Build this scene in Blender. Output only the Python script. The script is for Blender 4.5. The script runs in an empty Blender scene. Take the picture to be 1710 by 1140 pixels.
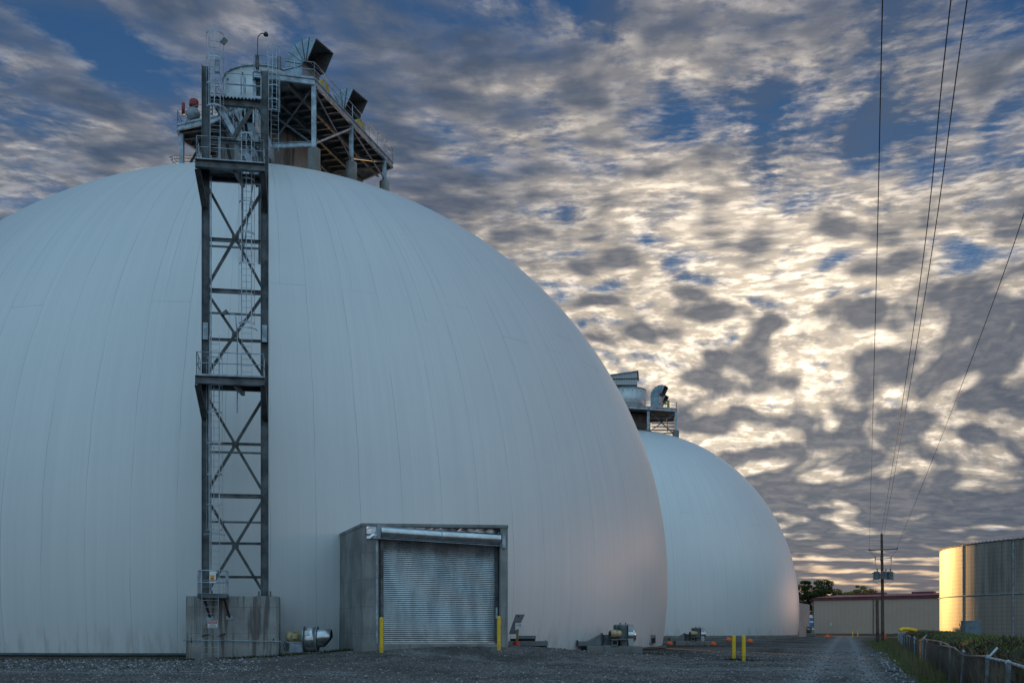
import bpy, math, random
from mathutils import Vector, Matrix
import numpy as np

# ------------------------------------------------------------------ camera
S = bpy.context.scene
COL = S.collection
EYE = 1.5
cd = bpy.data.cameras.new('camera'); cam = bpy.data.objects.new('camera', cd); COL.objects.link(cam)
cam.location = (0, 0, EYE); cam.rotation_euler = (math.radians(90), 0, 0)
cd.sensor_width = 36; cd.lens = 40.0; cd.shift_y = 0.2801
cd.clip_start = 0.1; cd.clip_end = 12000
S.camera = cam
# ------------------------------------------------------------------ light
SUN_AZ, SUN_EL = math.radians(-10.5), math.radians(5.0)
GLOW_AZ, GLOW_EL = math.radians(12.5), math.radians(13.0)
def dirv(az, el): return Vector((math.sin(az)*math.cos(el), math.cos(az)*math.cos(el), math.sin(el)))
sl = bpy.data.lights.new('sun', 'SUN'); sun = bpy.data.objects.new('sun', sl); COL.objects.link(sun)
sl.energy = 2.1; sl.angle = math.radians(0.6); sl.color = (1.0, 0.54, 0.17)
sun.rotation_euler = dirv(SUN_AZ, SUN_EL).to_track_quat('Z', 'Y').to_euler()
S.view_settings.view_transform = 'Standard'; S.view_settings.look = 'None'
S.view_settings.exposure = 0.18; S.view_settings.gamma = 1.0

class NT:
    """tiny helper for node graphs"""
    def __init__(s, tree): s.t = tree; s.n = tree.nodes; s.l = tree.links
    def node(s, typ, **kw):
        n = s.n.new(typ)
        for k, v in kw.items(): setattr(n, k, v)
        return n
    def put(s, sock, v):
        if v is None: return
        if isinstance(v, bpy.types.NodeSocket): s.l.new(v, sock)
        else:
            try: sock.default_value = v
            except Exception:
                sock.default_value = (*v, 1.0) if len(v) == 3 else v[:3]
    def m(s, op, a, b=None, c=None, clamp=False):
        n = s.node('ShaderNodeMath', operation=op, use_clamp=clamp)
        for i, v in enumerate((a, b, c)): s.put(n.inputs[i], v)
        return n.outputs[0]
    def vm(s, op, a, b=None, scale=None):
        n = s.node('ShaderNodeVectorMath', operation=op)
        s.put(n.inputs[0], a); s.put(n.inputs[1], b)
        if scale is not None: s.put(n.inputs['Scale'], scale)
        return n.outputs['Value'] if op in ('DOT_PRODUCT', 'LENGTH') else n.outputs[0]
    def xyz(s, x, y, z=0.0):
        n = s.node('ShaderNodeCombineXYZ')
        for i, v in enumerate((x, y, z)): s.put(n.inputs[i], v)
        return n.outputs[0]
    def sep(s, v):
        n = s.node('ShaderNodeSeparateXYZ'); s.put(n.inputs[0], v); return n.outputs
    def noise(s, v, scale, detail=4.0, rough=0.55, dist=0.0, out=0):
        n = s.node('ShaderNodeTexNoise'); s.put(n.inputs['Vector'], v)
        s.put(n.inputs['Scale'], scale); s.put(n.inputs['Detail'], detail); s.put(n.inputs['Roughness'], rough)
        s.put(n.inputs['Distortion'], dist)
        return n.outputs[out]
    def vor(s, v, scale, out=0, feature='F1', rnd=1.0):
        n = s.node('ShaderNodeTexVoronoi', feature=feature); s.put(n.inputs['Vector'], v); s.put(n.inputs['Scale'], scale)
        s.put(n.inputs['Randomness'], rnd); return n.outputs[out]
    def rng(s, v, a, b, c=0.0, d=1.0, smooth=True):
        n = s.node('ShaderNodeMapRange', interpolation_type='SMOOTHSTEP' if smooth else 'LINEAR', clamp=True)
        for i, q in enumerate((v, a, b, c, d)): s.put(n.inputs[i], q)
        return n.outputs[0]
    def mix(s, f, a, b, mode='MIX'):
        n = s.node('ShaderNodeMix', data_type='RGBA', blend_type=mode, clamp_factor=True)
        s.put(n.inputs[0], f); s.put(n.inputs[6], a); s.put(n.inputs[7], b); return n.outputs[2]
    def ramp(s, f, stops, interp='LINEAR'):
        n = s.node('ShaderNodeValToRGB'); cr = n.color_ramp; cr.interpolation = interp
        while len(cr.elements) < len(stops): cr.elements.new(0.5)
        for e, (p, c) in zip(cr.elements, stops): e.position = p; e.color = (*c, 1)
        s.put(n.inputs[0], f); return n.outputs[0]

# ------------------------------------------------------------------ sky
W = bpy.data.worlds.new('World'); S.world = W; W.use_nodes = True
def build_world():
    w = NT(W.node_tree); w.n.clear()
    out = w.node('ShaderNodeOutputWorld'); bg = w.node('ShaderNodeBackground')
    w.l.new(bg.outputs[0], out.inputs[0])
    sky = w.node('ShaderNodeTexSky', sky_type='NISHITA')
    sky.sun_disc = False; sky.sun_elevation = SUN_EL; sky.sun_rotation = SUN_AZ % (2*math.pi)
    sky.air_density = 1.0; sky.dust_density = 0.4; sky.ozone_density = 2.5
    tc = w.node('ShaderNodeTexCoord').outputs['Generated']
    d = w.vm('NORMALIZE', tc); x, y, z = w.sep(d)
    zp = w.m('MAXIMUM', z, 0.0)
    zc = w.m('ADD', zp, 0.22)
    px = w.m('DIVIDE', x, zc); py = w.m('DIVIDE', y, zc)
    a = math.radians(11.0)
    al = w.m('ADD', w.m('MULTIPLY', px, math.sin(a)), w.m('MULTIPLY', py, math.cos(a)))
    ac = w.m('SUBTRACT', w.m('MULTIPLY', px, math.cos(a)), w.m('MULTIPLY', py, math.sin(a)))
    alf = w.m('ADD', w.rng(z, 0.0, 0.10, 0.25, 0.0), w.rng(z, 0.22, 0.50, 0.88, 0.40))
    q = w.xyz(w.m('MULTIPLY', ac, w.m('MULTIPLY', w.rng(z, 0.0, 0.20, 0.50, 1.0), w.rng(z, 0.22, 0.52, 1.0, 0.74))), w.m('MULTIPLY', al, alf), 3.7)
    wn = w.noise(q, 2.2, 2, 0.5, out=1)
    q2 = w.vm('ADD', q, w.vm('SCALE', w.vm('SUBTRACT', wn, (0.5, 0.5, 0.5)), scale=0.14))
    up = w.rng(z, 0.22, 0.46)
    # long-exposure drift: the same field sampled at steps along the wind and averaged
    def drift(scale, det, rough, seed, steps, span, off0=0.0):
        acc = None
        for i in range(steps):
            off = w.m('ADD', off0, w.m('MULTIPLY', w.m('ADD', 0.25, w.m('MULTIPLY', up, 2.0)), span*(i/(steps-1)-0.5)))
            v = w.noise(w.vm('ADD', q2, w.xyz(0.0, off, seed)), scale, det, rough)
            acc = v if acc is None else w.m('ADD', acc, v)
        return w.m('DIVIDE', acc, float(steps))
    PS = 10.2
    puff = drift(PS, 7.0, 0.605, 0.0, 5, 0.085)                # cloud cells
    puff2 = drift(PS, 2.0, 0.50, 0.0, 2, 0.075, 0.035)          # the same cells a step nearer the sun
    field = w.noise(q2, 3.0, 2.0, 0.5)
    det = w.noise(q2, 30.0, 4.0, 0.6)
    fine = w.noise(w.xyz(w.m('MULTIPLY', ac, 17.0), w.m('MULTIPLY', al, 1.9), 1.0), 1.0, 3.0, 0.6)
    wob = w.m('MULTIPLY', w.m('SUBTRACT', fine, 0.5), w.m('MULTIPLY', up, 0.10))
    wob = w.m('ADD', wob, w.m('MULTIPLY', w.m('SUBTRACT', det, 0.5), 0.07))
    fo = w.m('MULTIPLY', w.m('SUBTRACT', field, 0.5), 0.26)
    vd = w.m('ADD', w.m('ADD', puff, wob), fo)
    cov = w.rng(w.m('ADD', vd, w.rng(z, 0.14, 0.46, 0.18, -0.035)), 0.43, 0.58)
    rel = w.m('MULTIPLY', w.m('SUBTRACT', puff2, puff), 0.42)
    pd = w.m('ADD', w.m('ADD', vd, rel), w.m('MULTIPLY', fo, -0.55))
    gd = dirv(GLOW_AZ, GLOW_EL)
    g = w.m('MAXIMUM', w.vm('DOT_PRODUCT', d, tuple(gd)), 0.0)
    g1 = w.m('POWER', g, 42.0); g2 = w.m('POWER', g, 6.0)
    pth = w.m('ADD', w.m('ADD', w.rng(z, 0.12, 0.46, 0.330, 0.425), w.m('ADD', w.rng(z, 0.05, 0.15, -0.035, 0.0), w.rng(z, 0.025, 0.075, 0.05, 0.0))), w.m('MULTIPLY', g1, 0.055))
    core = w.rng(pd, w.m('ADD', pth, 0.01), w.m('ADD', pth, 0.165))
    hz = w.rng(z, 0.015, 0.09, 1.0, 0.0)
    ahead = w.rng(y, -0.1, 0.7)
    lit = w.mix(g2, (0.56, 0.54, 0.52), (0.66, 0.58, 0.49))
    lit = w.mix(g1, lit, (1.7, 1.42, 1.08))
    lit = w.vm('SCALE', lit, scale=w.m('ADD', w.rng(vd, 0.45, 0.72, 0.45, 1.0), w.rng(det, 0.42, 0.66, 0.0, 0.55)))
    lit = w.mix(w.m('MULTIPLY', w.m('MULTIPLY', hz, ahead), 0.85), lit, (1.45, 0.92, 0.46))
    dark = w.mix(w.m('MULTIPLY', g2, w.rng(z, 0.18, 0.42, 1.0, 0.15)), (0.030, 0.064, 0.124), (0.042, 0.060, 0.094))
    dark = w.mix(w.m('MULTIPLY', g1, 0.8), dark, (0.095, 0.11, 0.14))
    dark = w.mix(w.rng(w.noise(q2, 18.0, 4.0, 0.6), 0.44, 0.68, 0.0, 0.26), dark, (0.165, 0.175, 0.20))
    cloud = w.mix(w.m('MULTIPLY', core, 0.93), lit, dark)
    # clear air: Nishita, deepened the way the exposure of the picture shows it
    clear = w.vm('MULTIPLY', sky.outputs[0], (0.012, 0.018, 0.024))
    front_blue = w.mix(w.rng(z, 0.05, 0.5), (0.11, 0.21, 0.36), (0.022, 0.072, 0.180))
    back_blue = w.mix(w.rng(z, 0.0, 0.7), (0.52, 0.69, 0.81), (0.38, 0.66, 0.88))
    side = w.rng(y, -0.2, 0.45)
    blue = w.mix(side, back_blue, front_blue)
    clear = w.vm('ADD', w.vm('SCALE', clear, scale=0.4), w.vm('SCALE', blue, scale=0.9))
    cov = w.m('MULTIPLY', cov, 0.95)
    covb = w.m('MULTIPLY', cov, w.rng(y, -0.5, 0.3, 0.55, 1.0))
    dusk = w.m('MULTIPLY', w.rng(w.noise(q2, 4.5, 4.0, 0.55), 0.40, 0.62), w.rng(z, 0.15, 0.3, 0.0, 0.55))
    clear = w.mix(w.m('MULTIPLY', dusk, ahead), clear, (0.085, 0.105, 0.145))
    col = w.mix(covb, clear, cloud)
    # rosy band added low to the right, out of view, for sheen on the domes
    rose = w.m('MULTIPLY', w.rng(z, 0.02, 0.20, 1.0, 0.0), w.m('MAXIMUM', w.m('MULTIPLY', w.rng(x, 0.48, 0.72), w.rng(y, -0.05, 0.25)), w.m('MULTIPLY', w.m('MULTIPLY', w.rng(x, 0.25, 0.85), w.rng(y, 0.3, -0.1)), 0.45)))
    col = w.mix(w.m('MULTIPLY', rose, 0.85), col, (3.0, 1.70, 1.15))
    ground = w.rng(z, -0.02, 0.0)
    col = w.mix(ground, (0.05, 0.055, 0.06), col)
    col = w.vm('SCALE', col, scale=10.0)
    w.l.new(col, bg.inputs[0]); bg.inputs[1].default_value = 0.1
build_world()

# ------------------------------------------------------------------ helpers
random.seed(11); RNG = np.random.default_rng(5)
Z = Vector((0, 0, 1))
V = lambda *a: Vector(a)
def at(px, py, d):
    """place in the scene seen at photo pixel (px,py) and lying d metres ahead"""
    return Vector(((px-855)/1900*d, d, EYE+(1049-py)/1900*d))
def gx(px, d): return (px-855)/1900*d
def frame(d, up=Z):
    d = d.normalized(); u = up - d*up.dot(d)
    if u.length < 1e-4: u = Vector((0, 1, 0)) - d*d.y
    if u.length < 1e-4: u = Vector((1, 0, 0))
    u.normalize(); return d, u, d.cross(u)

class MB:
    def __init__(s): s.v = []; s.f = []; s.sm = []
    def add(s, vs, fs, smooth=False):
        o = len(s.v); s.v.extend([tuple(p) for p in vs]); s.f.extend([tuple(i+o for i in f) for f in fs]); s.sm.extend([smooth]*len(fs)); return s
    def box(s, lo, hi):
        (a, b, c), (d, e, f) = lo, hi
        return s.add([(a,b,c),(d,b,c),(d,e,c),(a,e,c),(a,b,f),(d,b,f),(d,e,f),(a,e,f)],
                     [(0,3,2,1),(4,5,6,7),(0,1,5,4),(1,2,6,5),(2,3,7,6),(3,0,4,7)])
    def beam(s, p0, p1, w, h, up=Z):
        p0, p1 = Vector(p0), Vector(p1); d, u, r = frame(p1-p0, up)
        vs = [p + r*(a*w/2) + u*(b*h/2) for p in (p0, p1) for a, b in ((-1,-1),(1,-1),(1,1),(-1,1))]
        return s.add(vs, [(3,2,1,0),(4,5,6,7),(0,1,5,4),(1,2,6,5),(2,3,7,6),(3,0,4,7)])
    def ibeam(s, p0, p1, w, h, up=Z, t=0.02):
        p0, p1 = Vector(p0), Vector(p1); d, u, r = frame(p1-p0, up)
        o = u*(h/2-t/2)
        s.beam(p0+o, p1+o, w, t, up); s.beam(p0-o, p1-o, w, t, up); s.beam(p0, p1, t, h-2*t, up); return s
    def angle(s, p0, p1, a=0.1, t=0.012, up=Z):
        p0, p1 = Vector(p0), Vector(p1); d, u, r = frame(p1-p0, up)
        s.beam(p0, p1, a, t, up); s.beam(p0+r*(a/2-t/2)-u*(a/2+t/2), p1+r*(a/2-t/2)-u*(a/2+t/2), t, a, up); return s
    def tube(s, pts, r, n=8, caps=True, radii=None):
        pts = [Vector(p) for p in pts]; k = len(pts); rings = []; prev = None
        for i, p in enumerate(pts):
            t = (pts[min(i+1, k-1)] - pts[max(i-1, 0)])
            if prev is None: d, u, q = frame(t)
            else:
                d = t.normalized(); u = prev - d*prev.dot(d); u.normalize(); q = d.cross(u)
            prev = u; rr = radii[i] if radii else r
            rings.append([p + (u*math.cos(2*math.pi*j/n) + q*math.sin(2*math.pi*j/n))*rr for j in range(n)])
        vs = [v for R in rings for v in R]; fs = []
        for i in range(k-1):
            for j in range(n): fs.append((i*n+j, i*n+(j+1) % n, (i+1)*n+(j+1) % n, (i+1)*n+j))
        s.add(vs, fs, True)
        if caps: s.add(rings[0], [tuple(range(n))[::-1]]); s.add(rings[-1], [tuple(range(n))])
        return s
    def lathe(s, prof, c=(0, 0, 0), n=32, ax=Z, smooth=True, a0=0.0, a1=2*math.pi):
        c = Vector(c); d, u, q = frame(Vector(ax), Vector((0, 0, 1)) if abs(Vector(ax).normalized().z) < 0.9 else Vector((0, 1, 0)))
        full = abs(a1-a0-2*math.pi) < 1e-6; m = n if full else n+1; vs = []
        for r, h in prof:
            for j in range(m):
                t = a0 + (a1-a0)*j/n
                vs.append(c + d*h + (u*math.cos(t)+q*math.sin(t))*r)
        fs = []
        for i in range(len(prof)-1):
            for j in range(n if full else n):
                k = (j+1) % m
                fs.append((i*m+j, i*m+k, (i+1)*m+k, (i+1)*m+j))
        return s.add(vs, fs, smooth)
    def prism(s, poly, z0, z1):
        n = len(poly); vs = [(p[0], p[1], z0) for p in poly]+[(p[0], p[1], z1) for p in poly]
        return s.add(vs, [tuple(range(n))[::-1], tuple(range(n, 2*n))]+[(i, (i+1) % n, n+(i+1) % n, n+i) for i in range(n)])
    def extrude(s, poly, d):
        n = len(poly); d = Vector(d); vs = [Vector(p) for p in poly]+[Vector(p)+d for p in poly]
        return s.add(vs, [tuple(range(n))[::-1], tuple(range(n, 2*n))]+[(i, (i+1) % n, n+(i+1) % n, n+i) for i in range(n)])
    def build(s, name, mat, parent=None, bevel=0.0):
        org = Vector((0, 0, 0)); p = parent
        while p is not None: org += p.location; p = p.parent
        me = bpy.data.meshes.new(name)
        me.from_pydata([(a-org.x, b-org.y, c-org.z) for a, b, c in s.v], [], s.f)
        me.polygons.foreach_set('use_smooth', s.sm); me.materials.append(mat); me.update()
        o = bpy.data.objects.new(name, me); COL.objects.link(o); o.parent = parent
        if bevel:
            b = o.modifiers.new('bevel', 'BEVEL'); b.width = bevel; b.segments = 2; b.limit_method = 'ANGLE'
        return o
def tag(o, label=None, cat=None, group=None, kind=None):
    if label: o['label'] = label
    if cat: o['category'] = cat
    if group: o['group'] = group
    if kind: o['kind'] = kind
    return o
def thing(name, loc, label, cat, group=None):
    o = bpy.data.objects.new(name, None); o.empty_display_size = 0.3; COL.objects.link(o); o.location = loc
    return tag(o, label, cat, group)
def copy_tree(o, parent=None):
    c = o.copy(); COL.objects.link(c); c.parent = parent
    for ch in list(o.children): copy_tree(ch, c)
    return c
def join(*mbs):
    m = MB()
    for b in mbs: m.add(b.v, b.f); m.sm[-len(b.f):] = b.sm
    return m

# ------------------------------------------------------------------ materials
def pmat(name, color=(0.5, 0.5, 0.5), rough=0.6, metal=0.0, var=0.0, vscale=3.0, bump=0.0, bscale=30.0, spec=None, fn=None):
    m = bpy.data.materials.new(name); m.use_nodes = True; t = NT(m.node_tree)
    b = t.n['Principled BSDF']; co = t.node('ShaderNodeTexCoord').outputs['Object']
    t.put(b.inputs['Base Color'], color); b.inputs['Roughness'].default_value = rough; b.inputs['Metallic'].default_value = metal
    if spec is not None: b.inputs['Specular IOR Level'].default_value = spec
    if var:
        n = t.noise(co, vscale, 5, 0.6)
        lo = tuple(c*(1-var) for c in color); hi = tuple(min(1, c*(1+var)) for c in color)
        t.put(b.inputs['Base Color'], t.mix(t.rng(n, 0.3, 0.7), lo, hi))
    if bump:
        bn = t.node('ShaderNodeBump'); bn.inputs['Strength'].default_value = bump; bn.inputs['Distance'].default_value = 0.02
        t.put(bn.inputs['Height'], t.noise(co, bscale, 4, 0.6)); t.put(b.inputs['Normal'], bn.outputs[0])
    if fn: fn(t, b, co)
    return m

def f_dome(t, b, co):
    x, y, z = t.sep(co)
    ang = t.m('MULTIPLY', t.m('ARCTAN2', y, x), 84/(2*math.pi))
    wob = t.m('MULTIPLY', t.m('SUBTRACT', t.noise(co, 0.25, 2), 0.5), 0.10)
    a2 = t.m('ADD', ang, wob)
    cell = t.m('FLOOR', a2)
    rnd = t.node('ShaderNodeTexWhiteNoise', noise_dimensions='1D'); t.put(rnd.inputs['W'], cell)
    fr = t.m('ABSOLUTE', t.m('SUBTRACT', t.m('FRACT', a2), 0.5))
    rad = t.m('SQRT', t.m('ADD', t.m('MULTIPLY', x, x), t.m('MULTIPLY', y, y)))
    wid = t.m('DIVIDE', 0.16, t.m('MAXIMUM', rad, 2.0))           # seam about 4 cm wide everywhere
    seam = t.m('GREATER_THAN', fr, t.m('SUBTRACT', 0.5, wid))
    # gores split in two above the lap joint
    fr2 = t.m('ABSOLUTE', t.m('SUBTRACT', t.m('FRACT', t.m('ADD', a2, t.m('MULTIPLY', rnd.outputs[0], 0.16))), 0.42))
    zj = t.m('ADD', 17.0, t.m('MULTIPLY', t.m('FLOOR', t.m('MULTIPLY', rnd.outputs[0], 3.0)), 1.4))
    above = t.m('GREATER_THAN', z, zj)
    seam2 = t.m('MULTIPLY', t.m('MULTIPLY', t.m('LESS_THAN', fr2, wid), above), t.m('GREATER_THAN', rnd.outputs[0], 0.35))
    lap = t.m('MULTIPLY', t.m('LESS_THAN', t.m('ABSOLUTE', t.m('SUBTRACT', z, zj)), 0.035), t.m('GREATER_THAN', rnd.outputs[0], 0.45))
    fade = t.rng(t.noise(co, 0.35, 2), 0.30, 0.62, 0.25, 1.0)
    line = t.m('MULTIPLY', t.m('MAXIMUM', t.m('MAXIMUM', seam, t.m('MULTIPLY', seam2, 0.8)), t.m('MULTIPLY', lap, 0.4)), fade)
    # narrow ribs and rain streaks running down the gores
    rib = t.noise(t.xyz(t.m('MULTIPLY', ang, 5.0), t.m('MULTIPLY', z, 0.045), 0.0), 1.3, 4, 0.7)
    blotch = t.noise(co, 0.09, 4, 0.55)
    hor = t.noise(t.xyz(t.m('MULTIPLY', ang, 0.35), t.m('MULTIPLY', z, 1.6), 4.0), 1.0, 3, 0.6)
    base = t.mix(t.rng(rib, 0.3, 0.72), (0.645, 0.675, 0.685), (0.70, 0.725, 0.73))
    base = t.mix(t.m('MULTIPLY', t.rng(blotch, 0.35, 0.7), 0.25), base, (0.55, 0.60, 0.62))
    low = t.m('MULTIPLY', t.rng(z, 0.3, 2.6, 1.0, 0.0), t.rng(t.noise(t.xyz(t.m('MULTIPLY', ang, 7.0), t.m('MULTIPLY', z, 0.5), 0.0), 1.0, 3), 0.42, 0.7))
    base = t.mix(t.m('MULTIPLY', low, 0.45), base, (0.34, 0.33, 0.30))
    base = t.mix(t.m('MULTIPLY', line, 0.52), base, (0.17, 0.21, 0.24))
    t.put(b.inputs['Base Color'], base)
    fine = t.m('SINE', t.m('MULTIPLY', ang, 2*math.pi*11))
    h = t.m('ADD', t.m('MULTIPLY', fine, 0.05), t.m('ADD', t.m('MULTIPLY', rib, 0.22), t.m('MULTIPLY', hor, 0.35)))
    h = t.m('SUBTRACT', h, t.m('MULTIPLY', line, 0.5))
    bn = t.node('ShaderNodeBump'); bn.inputs['Strength'].default_value = 0.22; bn.inputs['Distance'].default_value = 0.05
    t.put(bn.inputs['Height'], h); t.put(b.inputs['Normal'], bn.outputs[0])
M = {}
M['dome'] = pmat('dome_membrane', rough=0.36, spec=0.65, fn=f_dome)

def f_conc(stain, tone):
    def f(t, b, co):
        x, y, z = t.sep(co)
        n1 = t.noise(co, 0.9, 5, 0.6); n2 = t.noise(co, 14.0, 4, 0.6)
        st = t.noise(t.xyz(t.m('MULTIPLY', t.m('ADD', x, t.m('MULTIPLY', y, 0.6)), 2.6), 0.0, t.m('MULTIPLY', z, 0.22)), 1.0, 5, 0.65, 0.3)
        c = t.mix(t.rng(n1, 0.3, 0.7), tuple(k*tone for k in (0.23, 0.245, 0.25)), tuple(k*tone for k in (0.36, 0.375, 0.37)))
        c = t.mix(t.m('MULTIPLY', t.rng(st, 0.50, 0.60), stain), c, (0.10, 0.092, 0.078))
        c = t.mix(t.m('MULTIPLY', t.rng(st, 0.40, 0.33), stain*0.45), c, (0.50, 0.50, 0.47))
        c = t.mix(t.m('MULTIPLY', t.rng(n2, 0.4, 0.7), 0.22), c, (0.16, 0.16, 0.155))
        jt = t.m('LESS_THAN', t.m('ABSOLUTE', t.m('SUBTRACT', t.m('FRACT', t.m('DIVIDE', t.m('ADD', z, 0.55), 1.22)), 0.5)), 0.010)
        c = t.mix(t.m('MULTIPLY', jt, 0.45), c, (0.10, 0.10, 0.10))
        c = t.mix(t.m('MULTIPLY', t.rng(z, 0.9, 0.0), 0.45), c, (0.11, 0.10, 0.085))
        t.put(b.inputs['Base Color'], c)
        bn = t.node('ShaderNodeBump'); bn.inputs['Strength'].default_value = 0.5; bn.inputs['Distance'].default_value = 0.015
        t.put(bn.inputs['Height'], t.m('ADD', n2, t.m('MULTIPLY', n1, 0.6))); t.put(b.inputs['Normal'], bn.outputs[0])
    return f
M['concrete'] = pmat('stained_concrete', rough=0.9, fn=f_conc(0.85, 1.0))
M['concrete_grey'] = pmat('grey_concrete', rough=0.9, fn=f_conc(0.35, 0.8))
M['concrete_dark'] = pmat('dark_concrete', rough=0.9, fn=f_conc(0.9, 0.5))
M['galv'] = pmat('galvanised_steel', (0.31, 0.385, 0.445), 0.42, 0.55, 0.35, 2.2, 0.1, 40)
M['galv_light'] = pmat('bright_galvanised', (0.40, 0.47, 0.53), 0.4, 0.4, 0.2, 3.0)
M['steel'] = pmat('weathered_steel', (0.10, 0.118, 0.128), 0.5, 0.45, 0.5, 1.6, 0.15, 20)
M['steel_dark'] = pmat('dark_steel', (0.05, 0.056, 0.06), 0.55, 0.4, 0.4, 2.0)
M['duct'] = pmat('duct_sheet', (0.23, 0.315, 0.39), 0.38, 0.6, 0.25, 1.5, 0.08, 8)
M['duct_in'] = pmat('duct_inside', (0.15, 0.165, 0.17), 0.8, 0.2, 0.3)
M['bin'] = pmat('bin_paint', (0.52, 0.56, 0.58), 0.42, 0.25, 0.10, 1.2, 0.06, 6)
M['shiny'] = pmat('bright_sheet', (0.55, 0.58, 0.60), 0.22, 0.9, 0.15, 3.0, 0.05, 10)
M['yellow'] = pmat('yellow_paint', (0.78, 0.52, 0.015), 0.45, 0.0, 0.12, 5.0, 0.06, 30)
M['yellow_dull'] = pmat('dull_yellow', (0.42, 0.34, 0.05), 0.6, 0.0, 0.3, 3.0)
M['motor'] = pmat('motor_enamel', (0.44, 0.37, 0.22), 0.45, 0.1, 0.3, 6.0)
M['red'] = pmat('red_paint', (0.22, 0.02, 0.025), 0.5, 0.0, 0.2, 6.0)
M['orange'] = pmat('orange_plastic', (0.85, 0.13, 0.02), 0.5, 0.0, 0.15, 6.0)
M['white'] = pmat('white_board', (0.72, 0.76, 0.78), 0.5, 0.0, 0.06, 9.0)
M['black'] = pmat('black_ink', (0.02, 0.02, 0.022), 0.6)
M['wood'] = pmat('grey_timber', (0.085, 0.062, 0.045), 0.85, 0.0, 0.5, 1.2, 0.4, 12)
M['stake'] = pmat('lath_timber', (0.24, 0.17, 0.09), 0.8, 0.0, 0.3, 5.0)
M['boxgrey'] = pmat('grey_enamel', (0.17, 0.19, 0.20), 0.5, 0.1, 0.2, 2.5, 0.05)
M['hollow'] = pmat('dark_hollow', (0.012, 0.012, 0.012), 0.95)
M['blue'] = pmat('blue_paint', (0.05, 0.16, 0.36), 0.5, 0, 0.1)
M['rubber'] = pmat('black_rubber', (0.02, 0.02, 0.02), 0.8)
M['trafo'] = pmat('transformer_grey', (0.22, 0.27, 0.30), 0.45, 0.2, 0.2, 3.0)
M['porcelain'] = pmat('insulator_glaze', (0.07, 0.06, 0.06), 0.25)
M['wire'] = pmat('cable_black', (0.012, 0.012, 0.014), 0.6)
M['rust'] = pmat('rusty_pipe', (0.34, 0.22, 0.16), 0.6, 0.3, 0.5, 4.0, 0.1)
M['post'] = pmat('galvanised_post', (0.28, 0.35, 0.40), 0.5, 0.3, 0.6, 4.0, 0.1)

# ------------------------------------------------------------------ terrain
C1 = V(-18.6, 85.4, 0); R1, B1, ZC1 = 30.0, 29.17, 4.88
C2 = V(20.7, 205.7, 0); R2, B2, ZC2 = 30.3, 32.4, 4.6
def dome_z(C, R, B, zc, r): return zc + B*math.sqrt(max(0, 1-(r/R)**2))
def fence_x(y): return 7.0 + 0.325*(y-16)
def sstep(v, a, b):
    t = np.clip((v-a)/(b-a), 0, 1); return t*t*(3-2*t)
def vnoise(x, y, s, seed=0):
    x = np.asarray(x)/s; y = np.asarray(y)/s; xi = np.floor(x); yi = np.floor(y); fx = x-xi; fy = y-yi
    fx = fx*fx*(3-2*fx); fy = fy*fy*(3-2*fy)
    h = lambda a, b: np.mod(np.sin(a*127.1+b*311.7+seed*74.7)*43758.5453, 1.0)
    return (h(xi, yi)*(1-fx)+h(xi+1, yi)*fx)*(1-fy)+(h(xi, yi+1)*(1-fx)+h(xi+1, yi+1)*fx)*fy
def hgt(x, y):
    x = np.asarray(x, float); y = np.asarray(y, float)
    h = 0.78*np.exp(-((x+2.5)**2/(2*5.4**2)) - ((y-55)**2/(2*5.6**2)))
    near = sstep(np.hypot(x, y), 900, 100)
    h = h + near*0.05*(vnoise(x, y, 2.3, 1)-0.5) + near*0.025*(vnoise(x, y, 0.7, 2)-0.5) + near*0.010*(vnoise(x, y, 0.25, 3)-0.5)
    # shallow wheel ruts in the lane
    lane = (x - (9.2+0.293*(y-32)))
    for o in (-0.95, 0.95):
        h = h - 0.035*np.exp(-((lane-o)/0.28)**2)*sstep(y, 10, 25)
    # spoil left of the lane
    h = h + 0.10*sstep(vnoise(x, y, 3.0, 7), 0.5, 0.95)*np.exp(-((x-(5.2+0.28*(y-32)))/2.0)**2)*sstep(y, 52, 60)
    fd = x - (7.0+0.325*(y-16))
    fade = sstep(y, -30, 0)
    ditch = -0.16*np.exp(-((fd+0.15)/0.9)**2)
    top = 0.96 + 0.12*sstep(y, 50, 120) + 0.26*(vnoise(x, y, 6.0, 4)-0.45) + 0.16*(vnoise(x, y, 1.7, 5)-0.5)
    top = top*(1-0.85*sstep(y, 150, 215))
    bank = top*sstep(fd, 0.35, 2.2)*(1-0.72*sstep(fd, 4.2, 9.0)) + 0.12*sstep(y, 60, 150)*sstep(fd, 0.35, 2.2)*(1-sstep(fd, 4.2, 9.0))
    far = 1-sstep(x, 150, 260)
    h = h + fade*ditch*sstep(y, 200, 130) + fade*bank*far
    # verge lip and rubble beside the lane
    h = h + 0.07*np.exp(-((fd+1.6)/0.5)**2)*vnoise(x, y, 0.8, 9)*sstep(y, 120, 60)*fade
    return h
def H(x, y): return float(hgt(x, y))
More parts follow.
